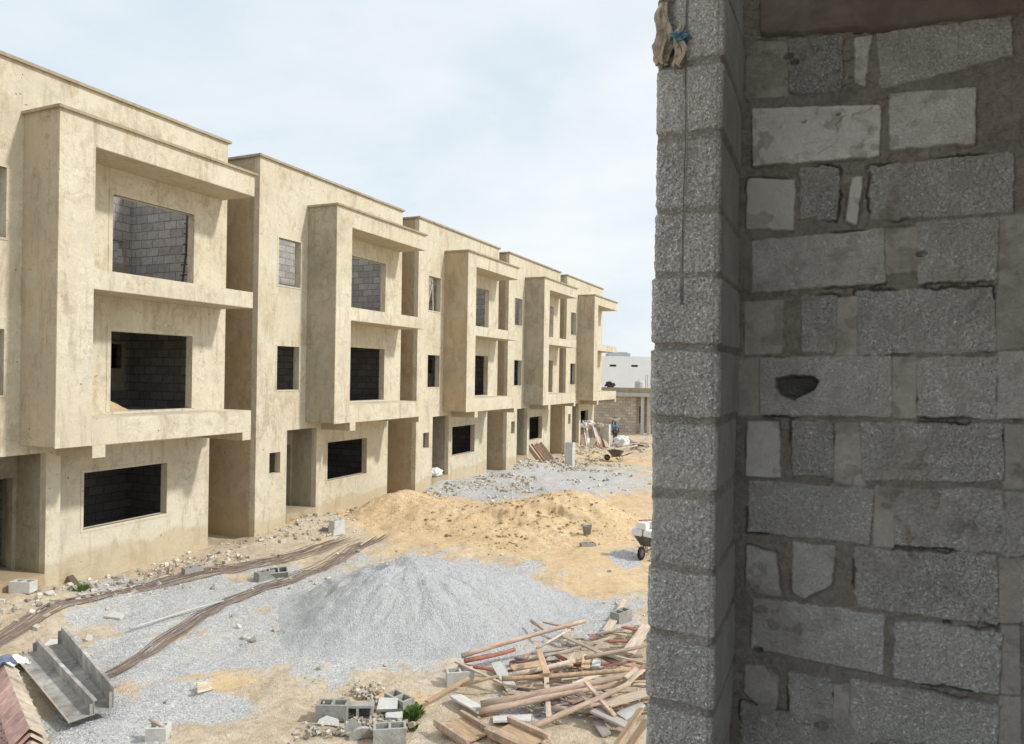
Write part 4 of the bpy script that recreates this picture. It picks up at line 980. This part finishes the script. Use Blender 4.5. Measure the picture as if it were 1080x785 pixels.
# corners of each laid block (TL, TR, BR, BL), pitted 0..1, tint
BL = [(q4(789, 46, 829, 46, 830, 100, 789, 103), .0, .15), (q4(833, 44, 887, 40, 886, 97, 833, 97), .9, .15), (q4(903, 42, 918, 40, 911, 90, 903, 87), .4, .6),
 (q4(926, 37, 1064, 20, 1066, 58, 930, 94), .7, .5), (q4(795, 117, 927, 113, 926, 164, 796, 174), .2, .75), (q4(940, 101, 1027, 95, 1026, 150, 940, 157), .4, .7),
 (q4(790, 190, 837, 192, 836, 242, 789, 240), .15, .35), (q4(846, 180, 884, 178, 881, 231, 845, 231), 1, .5), (q4(900, 188, 908, 188, 902, 236, 894, 233), .2, .5),
 (q4(920, 178, 1067, 163, 1065, 222, 920, 231), .85, .5), (q4(795, 256, 931, 243, 932, 297, 795, 307), .5, .5), (q4(935, 243, 967, 241, 968, 284, 936, 288), .05, .4),
 (q4(969, 236, 1052, 231, 1050, 294, 970, 297), .8, .55), (q4(1056, 230, 1090, 227, 1090, 299, 1055, 299), .05, .3), (q4(787, 320, 825, 318, 823, 371, 787, 373), .0, .5),
 (q4(848, 313, 882, 312, 880, 370, 848, 369), 1, .6), (q4(884, 316, 904, 314, 903, 374, 883, 374), 0, .45), (q4(905, 309, 1045, 304, 1049, 369, 905, 373), .85, .6),
 (q4(1054, 302, 1090, 297, 1090, 362, 1051, 368), .1, .25), (q4(780, 379, 800, 379, 800, 437, 780, 437), .0, .35), (q4(802, 379, 939, 377, 940, 438, 802, 436), .6, .55),
 (q4(942, 378, 964, 378, 965, 439, 941, 439), .05, .6), (q4(968, 378, 1050, 379, 1048, 440, 968, 438), .7, .55), (q4(1055, 373, 1090, 373, 1090, 440, 1053, 440), .4, .4),
 (q4(790, 446, 820, 446, 822, 502, 788, 501), .2, .4), (q4(838, 446, 878, 446, 878, 501, 838, 500), 1, .6), (q4(883, 448, 904, 448, 911, 511, 881, 507), 0, .55),
 (q4(909, 447, 1056, 449, 1058, 506, 909, 506), .95, .65), (q4(1061, 449, 1090, 449, 1090, 514, 1061, 514), .1, .35), (q4(791, 508, 921, 517, 914, 572, 790, 559), .75, .5),
 (q4(925, 514, 943, 516, 942, 576, 923, 574), .05, .5), (q4(947, 515, 1056, 518, 1059, 581, 944, 574), .95, .75), (q4(1063, 521, 1090, 521, 1090, 584, 1063, 584), .6, .35),
 (q4(789, 577, 816, 585, 822, 627, 788, 622), .3, .3), (q4(838, 573, 879, 577, 876, 616, 848, 629, 838, 624), .4, .4), (q4(903, 579, 1049, 588, 1051, 656, 905, 639), .95, .7),
 (q4(1056, 591, 1074, 591, 1075, 656, 1056, 656), .1, .4), (q4(1079, 591, 1120, 595, 1120, 660, 1079, 658), .7, .5), (q4(796, 632, 931, 649, 930, 710, 795, 682), .6, .75), (q4(945, 655, 1056, 669, 1051, 730, 944, 713), .8, .85),
 (q4(1058, 661, 1074, 661, 1074, 731, 1057, 730), .1, .45), (q4(788, 703, 808, 703, 819, 714, 817, 766, 803, 758, 800, 742, 786, 730), .1, .7), (q4(834, 711, 876, 717, 876, 774, 833, 767), .9, .75),
 (q4(881, 724, 895, 722, 895, 774, 879, 774), 0, .6), (q4(898, 717, 1051, 746, 1049, 800, 897, 778), .9, .85), (q4(1056, 736, 1074, 738, 1074, 800, 1055, 800), .1, .5),
 (q4(788, 774, 880, 786, 880, 840, 788, 826), .8, .8)]
rr = random.Random(3)
# courses carried on beyond the part traced above
xr = onY(1088, 395, YW).x
zc = 3.60
for k in range(13):
    z0 = 3.60+.2375*k
    x = xr+.02-(.22 if k % 2 else 0)
    if z0 < 3.70:
        x = -.30
    while x < 3.0:
        w = rr.choice((.45, .45, .22)); xx0 = max(x, xr+.02) if z0 > 3.7 else x
        if x+w-xx0 > .08: BL.append(([(xx0, z0+.21), (x+w-.02, z0+.21), (x+w-.02, z0), (xx0, z0)], rr.choice((.1, .7, .9)), rr.uniform(.35, .75)))
        x += w
def sdpoly(X, Z, P):
    """signed distance to a polygon, positive outside (winding handled by crossing test)"""
    n = len(P); d = np.full(X.shape, 1e9); ins = np.zeros(X.shape, bool)
    for i in range(n):
        ax, az = P[i]; bx, bz = P[(i+1) % n]; ex, ez = bx-ax, bz-az; wx, wz = X-ax, Z-az
        t = np.clip((wx*ex+wz*ez)/(ex*ex+ez*ez), 0, 1); d = np.minimum(d, np.hypot(wx-ex*t, wz-ez*t))
        c = ((az <= Z) & (bz > Z)) | ((bz <= Z) & (az > Z))
        with np.errstate(divide='ignore', invalid='ignore'): xi = ax+(Z-az)/(ez if ez != 0 else 1e-9)*ex
        ins ^= c & (X < xi)
    return np.where(ins, -d, d)
wx_ = np.concatenate([np.arange(-.36, .64, .0032), np.arange(.66, 3.01, .02)])
wz_ = np.arange(3.56, 6.64, .0032)
X, Z = np.meshgrid(wx_, wz_, indexing='ij')
e1 = (fbm(X*22, Z*22, 4, 80)-.5); e2 = (fbm(X*90, Z*90, 3, 84)-.5); e3 = fbm(X*3, Z*3, 4, 87)-.5
sd = np.full(X.shape, .2); pit = np.zeros(X.shape)+.15; tint = np.zeros(X.shape)+.4; idx = np.full(X.shape, -1)
for k, (P, pt, tn) in enumerate(BL):
    xs = [p[0] for p in P]; zs = [p[1] for p in P]
    i0, i1 = np.searchsorted(wx_, (min(xs)-.03, max(xs)+.03)); j0, j1 = np.searchsorted(wz_, (min(zs)-.03, max(zs)+.03))
    if i1 <= i0 or j1 <= j0: continue
    s = sdpoly(X[i0:i1, j0:j1], Z[i0:i1, j0:j1], P); w = s < sd[i0:i1, j0:j1]
    sd[i0:i1, j0:j1] = np.where(w, s, sd[i0:i1, j0:j1]); pit[i0:i1, j0:j1] = np.where(w, pt, pit[i0:i1, j0:j1])
    tint[i0:i1, j0:j1] = np.where(w, tn+rr.uniform(-.06, .06), tint[i0:i1, j0:j1]); idx[i0:i1, j0:j1] = np.where(w, k, idx[i0:i1, j0:j1])
sdn = sd-.0070+e1*.016*(.4+pit)+e2*.009*(.3+pit)
inb = sst(.003, -.004, sdn)
sm0 = (pit < .12)
tilt = (np.sin(idx*12.9)*.5)*.010
d = inb*(.007+tilt*.6)*np.where(sm0, .3, 1)+inb*pit*(e2*.013+(fbm(X*150, Z*150, 2, 90)-.5)*.010)+inb*(1-pit)*e1*.004+(1-inb)*(e1*.014+e2*.005)+e3*.012
# open joints
cr = (fbm(X*6, Z*6, 3, 95)); crk = np.where(sm0, .35, np.where(pit < .45, .4, 1))*sst(.58, .68, cr)*sst(.006, .001, np.abs(sdn-.003)); d = d-crk*.022
hair = np.abs(fbm(X*3.3+5, Z*3.3, 5, 97)-.5); hc = sst(.0045, .0, hair)*sst(.58, .70, fbm(X*2, Z*2, 2, 99)); d = d-hc*.008
# knocked out hole
hp = poly([(819, 400), (836, 396), (857, 397), (863, 402), (858, 412), (845, 417), (838, 421), (824, 417), (819, 409)])
hs = sdpoly(X, Z, hp)+e1*.01; d = d-.20*sst(.004, -.006, hs)
for (u, v, ra) in ((832, 60, .016), (848, 130, .010), (838, 66, .012), (907, 32, .018), (1000, 657, .010), (884, 122, .006), (866, 765, .022), (800, 685, .015), (972, 268, .014)):
    c = onY(u, v, YW); rd = np.hypot((X-c.x)*(.8), (Z-c.z)*1.3)+e1*ra; d = d-.028*sst(ra, ra*.5, rd)
V = np.stack([X.ravel(), (YW-d).ravel(), Z.ravel()], 1)
small = (pit < .12)
smear = sst(.60, .72, fbm(X*5, Z*5, 5, 130))*.6+sst(.62, .70, fbm(X*16, Z*16, 4, 133))*.5
inb = inb*(1-np.clip(smear, 0, .9)); pit = pit*(1-.8*np.clip(smear, 0, 1))
att = np.stack([(inb*np.where(small, .30, 1)).ravel(), (pit*inb+(1-inb)*.25).ravel(), np.clip(tint+e3*.3, 0, 1).ravel()], 1)
# the concrete tie beam on top and dark patchy render in the corner
bz = onY(900, 38, YW).z
me = fastmesh('inner_block_wall', V, gridfaces(len(wx_), len(wz_)), True, att)
o = link('inner_block_wall', me, M['near2']); addB(o)
mb = MB(); slab_with_holes(mb, -.34, 3.2, 3.56, 6.64, [(onY(812, 400, YW).x, onY(870, 400, YW).x, onY(840, 425, YW).z, onY(840, 392, YW).z)], YW+.035, YW+.23, 'x'); addB(mb.build('wall_core', M['concrete']))
# beam: board marked face slightly proud
bx = np.arange(onY(803, 20, YW).x, 3.0, .008); bz_ = np.arange(0, 1.001, .02)
Xb, Tb = np.meshgrid(bx, bz_, indexing='ij')
low = np.interp(Xb, [onY(805, 40, YW).x, onY(930, 36, YW).x, onY(1080, 12, YW).x, 3], [onY(805, 42, YW).z, onY(930, 34, YW).z, onY(1080, 16, YW).z, onY(1080, 16, YW).z])+(fbm(Xb*18, Xb*0, 4, 60)-.5)*.03
Zb = low+(6.64-low)*Tb
db = .022+(fbm(Xb*9, Zb*30, 4, 61)-.5)*.012-.03*sst(.05, 0, Tb)
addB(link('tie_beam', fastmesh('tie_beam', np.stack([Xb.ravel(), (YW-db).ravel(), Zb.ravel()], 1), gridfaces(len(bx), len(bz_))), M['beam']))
# ---- the pier: one wrapped skin around the wall end
cr_ = .012; xl, xr_, yf, yb = -.549, -.345, 2.38, YW+.02
seg = []
for y in np.arange(3.10, yf+cr_, -.006): seg.append((xl, y, -1, 0, 0))
for t in np.linspace(0, math.pi/2, 5)[0:]: seg.append((xl+cr_-cr_*math.cos(t), yf+cr_-cr_*math.sin(t), -math.cos(t), -math.sin(t), 1))
for x in np.arange(xl+cr_+.003, xr_-cr_, .003): seg.append((x, yf, 0, -1, 1))
for t in np.linspace(0, math.pi/2, 5): seg.append((xr_-cr_+cr_*math.sin(t), yf+cr_-cr_*math.cos(t), math.sin(t), -math.cos(t), 1))
for y in np.arange(yf+cr_+.004, yb, .004): seg.append((xr_, y, 1, 0, 2))
seg = np.array(seg); pz = np.arange(3.56, 6.64, .003)
Sx = seg[:, 0][:, None]+0*pz[None]; Sy = seg[:, 1][:, None]+0*pz[None]; Zp = pz[None]+0*Sx
nx = seg[:, 2][:, None]; ny = seg[:, 3][:, None]; face = seg[:, 4][:, None]+0*Zp
arc = np.concatenate([[0], np.cumsum(np.hypot(np.diff(seg[:, 0]), np.diff(seg[:, 1])))])[:, None]+0*Zp
jt = [onD(722, v, 2.36).z for v in (-10, 67, 144, 223, 291, 367, 444, 521, 599, 671, 745, 822)]
hj = [.010, .011, .015, .011, .009, .011, .012, .016, .010, .013, .013, .01]
a1 = (fbm(arc*22, Zp*22, 4, 110)-.5); a2 = (fbm(arc*85, Zp*85, 3, 114)-.5); a3 = fbm(arc*3, Zp*3, 3, 117)-.5
slope = -.035*(Sx+.44)*(face < 1.5)
dj = np.full(Zp.shape, 9.0); which = np.zeros(Zp.shape)
for k, (z, h) in enumerate(zip(jt, hj)):
    q = np.abs(Zp-z-slope-a3*.012)-h; w = q < dj; dj = np.where(w, q, dj); 
for k, z in enumerate(jt): which = which+(Zp < z+slope)
dj = np.where(np.isclose(dj, 9), .1, dj)
sdp = -dj+a1*.014+a2*.010
# upright joint with the string line on the upper courses
xm = onD(722, 300, 2.37).x
vj = (np.abs(Sx-xm-.004*np.sin(Zp*9)-a1*.006)-.002); up = (Zp > onD(722, 322, 2.37).z) & (face == 1)
sdp = np.where(up, np.maximum(sdp, -vj*1.0-.0005+a2*.003), sdp)
inb = sst(.002, -.006, sdp)
off = np.sin(which*7.7)*.005
pitp = np.where(face == 1, .95, np.where(face == 2, .25, .3)); pitp = pitp*(.75+.5*np.clip(.5+a3*2, 0, 1)); pitp = np.clip(pitp, 0, 1)
edge = np.where(face == 1, .45+.55*sst(xl, xl+.02, Sx)*sst(xr_, xr_-.015, Sx), 1)
dd = inb*(.006)+off*inb+inb*pitp*(a2*.012+(fbm(arc*160, Zp*160, 2, 119)-.5)*.011)*edge+(1-inb)*(a1*.012+a2*.006)+a3*.010*inb
# chipped top left corner where the bag is stuffed in
zt0, zt1 = onD(700, 68, 2.36).z, onD(700, -30, 2.36).z
chx = sst(xl+.075, xl+.03, Sx)*(face == 1)*sst(zt0-.01, zt0+.03, Zp)
dd = dd-chx*.035*(Zp < 6.30)
Vx = Sx+nx*dd; Vy = Sy+ny*dd
tn = .52+np.sin(which*3.1)*.13+a3*.3-.55*(face == 2)  # side face tinted darker, its shade painted into the block tone
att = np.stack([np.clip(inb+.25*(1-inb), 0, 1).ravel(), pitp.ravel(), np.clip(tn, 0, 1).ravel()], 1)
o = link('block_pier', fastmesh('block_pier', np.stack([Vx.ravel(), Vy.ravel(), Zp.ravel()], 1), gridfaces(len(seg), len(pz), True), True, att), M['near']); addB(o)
mb = MB(); mb.box(xl+.03, xr_-.03, 2.44, 3.08, 3.57, 6.63); addB(mb.build('pier_core', M['concrete']))
# unseen floors and walls; ceiling and east wall sized to steer the light
mb = MB(); mb.box(-.33, 3.2, -3.6, 3.12, 3.36, 3.553); addB(mb.build('floor_slab', M['screed']))
mb = MB(); mb.box(-.02, 3.2, .1, 3.12, 6.65, 6.83); addB(mb.build('unseen_ceiling_slab', M['concrete']))
mb = MB(); mb.box(3.01, 3.2, -.9, 3.1, 3.56, 6.64); addB(mb.build('unseen_east_wall', M['blockdark']))
mb = MB(); slab_with_holes(mb, -.30, 3.0, 3.56, 3.95, [], -3.4, -3.6, 'x'); addB(mb.build('rear_wall', M['block']))
mb = MB(); mb.box(-.32, 3.1, -3.5, 3.05, -.3, 3.352); addB(mb.build('ground_storey', M['block']))
# string line hanging down the pier
zs = [onD(722, 0, 2.36).z+.02, onD(722, 322, 2.36).z]
pts = [(xm+.002*math.sin(z*11), yf-.020, z) for z in np.linspace(zs[0], zs[1], 14)]
mb = MB(); mb.tube(pts, .0013, 5); tag(mb.build('string_line', M['string']), 'thin dark string hanging down the upper half of the block pier', 'string')
# paper and plastic bag stuffed into the broken corner at the top of the pier
def rag(name, u, v0, v1, w0, w1, seed, mat, label, y=2.375):
    n, m = 60, 60; U_, T_ = np.meshgrid(np.linspace(0, 2*np.pi, n), np.linspace(0, 1, m), indexing='ij')
    top, bot = onY(u, v0, y), onY(u, v1, y); wid = (w0+(w1-w0)*T_)*(.55+.6*np.sin(np.pi*np.clip(T_*1.05, 0, 1))**.6)
    f = 1+.30*np.sin(U_*4+seed+T_*5)+.22*np.sin(U_*9-T_*7+seed*2)+.5*(fbm(U_*2, T_*7, 3, seed)-.5); f = f*(1-.0*T_)
    f[-1] = f[0]
    x = top.x+(bot.x-top.x)*T_+np.cos(U_)*wid*f*.5+.008*np.sin(T_*9+seed); yy = y-.004+np.sin(U_)*wid*f*.38; z = top.z+(bot.z-top.z)*T_+.006*np.sin(U_*3+seed)
    me = fastmesh(name, np.stack([x.ravel(), yy.ravel(), z.ravel()], 1), gridfaces(n, m)); o = link(name, me, mat); return tag(o, label, 'bag') if label else o
rag('crumpled_bag', 700, 6, 68, .032, .052, 3, M['tan_bag'], 'tan crumpled bag stuffed in the broken corner at the top of the pier, left one', 2.372)
rag('crumpled_bag', 717, 26, 70, .018, .042, 8, M['tan_bag'], 'smaller tan crumpled bag with a blue printed band at the top of the pier', 2.368)
o2 = rag('printed_band', 717.5, 36, 44, .044, .046, 8, M['bluegrey'], None, 2.3665); o2.parent = [q for q in bpy.data.objects if q.name == 'crumpled_bag.001'][0]
# ------------------------------------------------------------------ camera, sun, sky
cam = bpy.data.cameras.new('camera'); co = bpy.data.objects.new('camera', cam); COL.objects.link(co)
Rc = RT*math.cos(RO)+Vector((0, 0, 1))*math.sin(RO); Uc = -RT*math.sin(RO)+Vector((0, 0, 1))*math.cos(RO)
mw = Matrix.Identity(4)
for i, c in enumerate((Rc, Uc, -FW)):
    for j in range(3): mw[j][i] = c[j]
mw.translation = (0, 0, EYE); co.matrix_world = mw
cam.lens = F_/1080*36; cam.sensor_width = 36; cam.shift_y = (CY-392.5)/1080; cam.clip_start = .05; cam.clip_end = 9000
SC.camera = co
SUN_EL, SUN_AZ = R_(43), R_(14)       # azimuth measured from +X towards +Y
sd_ = Vector((math.cos(SUN_EL)*math.cos(SUN_AZ), math.cos(SUN_EL)*math.sin(SUN_AZ), math.sin(SUN_EL)))
sl = bpy.data.lights.new('sun', 'SUN'); sl.energy = SUN_E; sl.angle = R_(SUN_ANG); sl.color = (1, .965, .90)
so = bpy.data.objects.new('sun', sl); COL.objects.link(so); so.rotation_mode = 'QUATERNION'; so.rotation_quaternion = sd_.to_track_quat('Z', 'Y')
w = bpy.data.worlds.new('World'); SC.world = w; w.use_nodes = True; nt = w.node_tree; bg = nt.nodes['Background']
sky = nt.nodes.new('ShaderNodeTexSky'); sky.sky_type = 'NISHITA'; sky.sun_disc = False; sky.sun_elevation = SUN_EL; sky.sun_rotation = math.pi/2-SUN_AZ
sky.air_density = 1.0; sky.dust_density = 1.5; sky.ozone_density = 1.5
tc = nt.nodes.new('ShaderNodeTexCoord'); mp = nt.nodes.new('ShaderNodeMapping'); mp.inputs['Scale'].default_value = (1, 1, 2.4); nt.links.new(tc.outputs['Generated'], mp.inputs[0])
c1 = noise(nt, mp.outputs[0], 2.1, 6, .5, .5); c2 = noise(nt, mp.outputs[0], 7.0, 5, .55, .2)
cl = mix(nt, .25, c1, c2); K = CLOUD
cloudc = ramp(nt, cl, [(.34, (.71*K, .82*K, .89*K)), (.46, (.81*K, .885*K, .935*K)), (.56, (.89*K, .94*K, .965*K)), (.68, (.96*K, .985*K, 1.0*K))])
sc2 = N(nt, 'ShaderNodeVectorMath', operation='SCALE', i={3: 10.0}); nt.links.new(cloudc, sc2.inputs[0])
nt.links.new(mix(nt, .88, sky.outputs[0], sc2.outputs[0]), bg.inputs['Color']); bg.inputs['Strength'].default_value = .10
SC.view_settings.view_transform = 'Standard'; SC.view_settings.look = 'None'; SC.view_settings.exposure = EXPO; SC.view_settings.gamma = 1
SC.render.engine = 'CYCLES'; SC.render.resolution_x = 1024; SC.render.resolution_y = 744
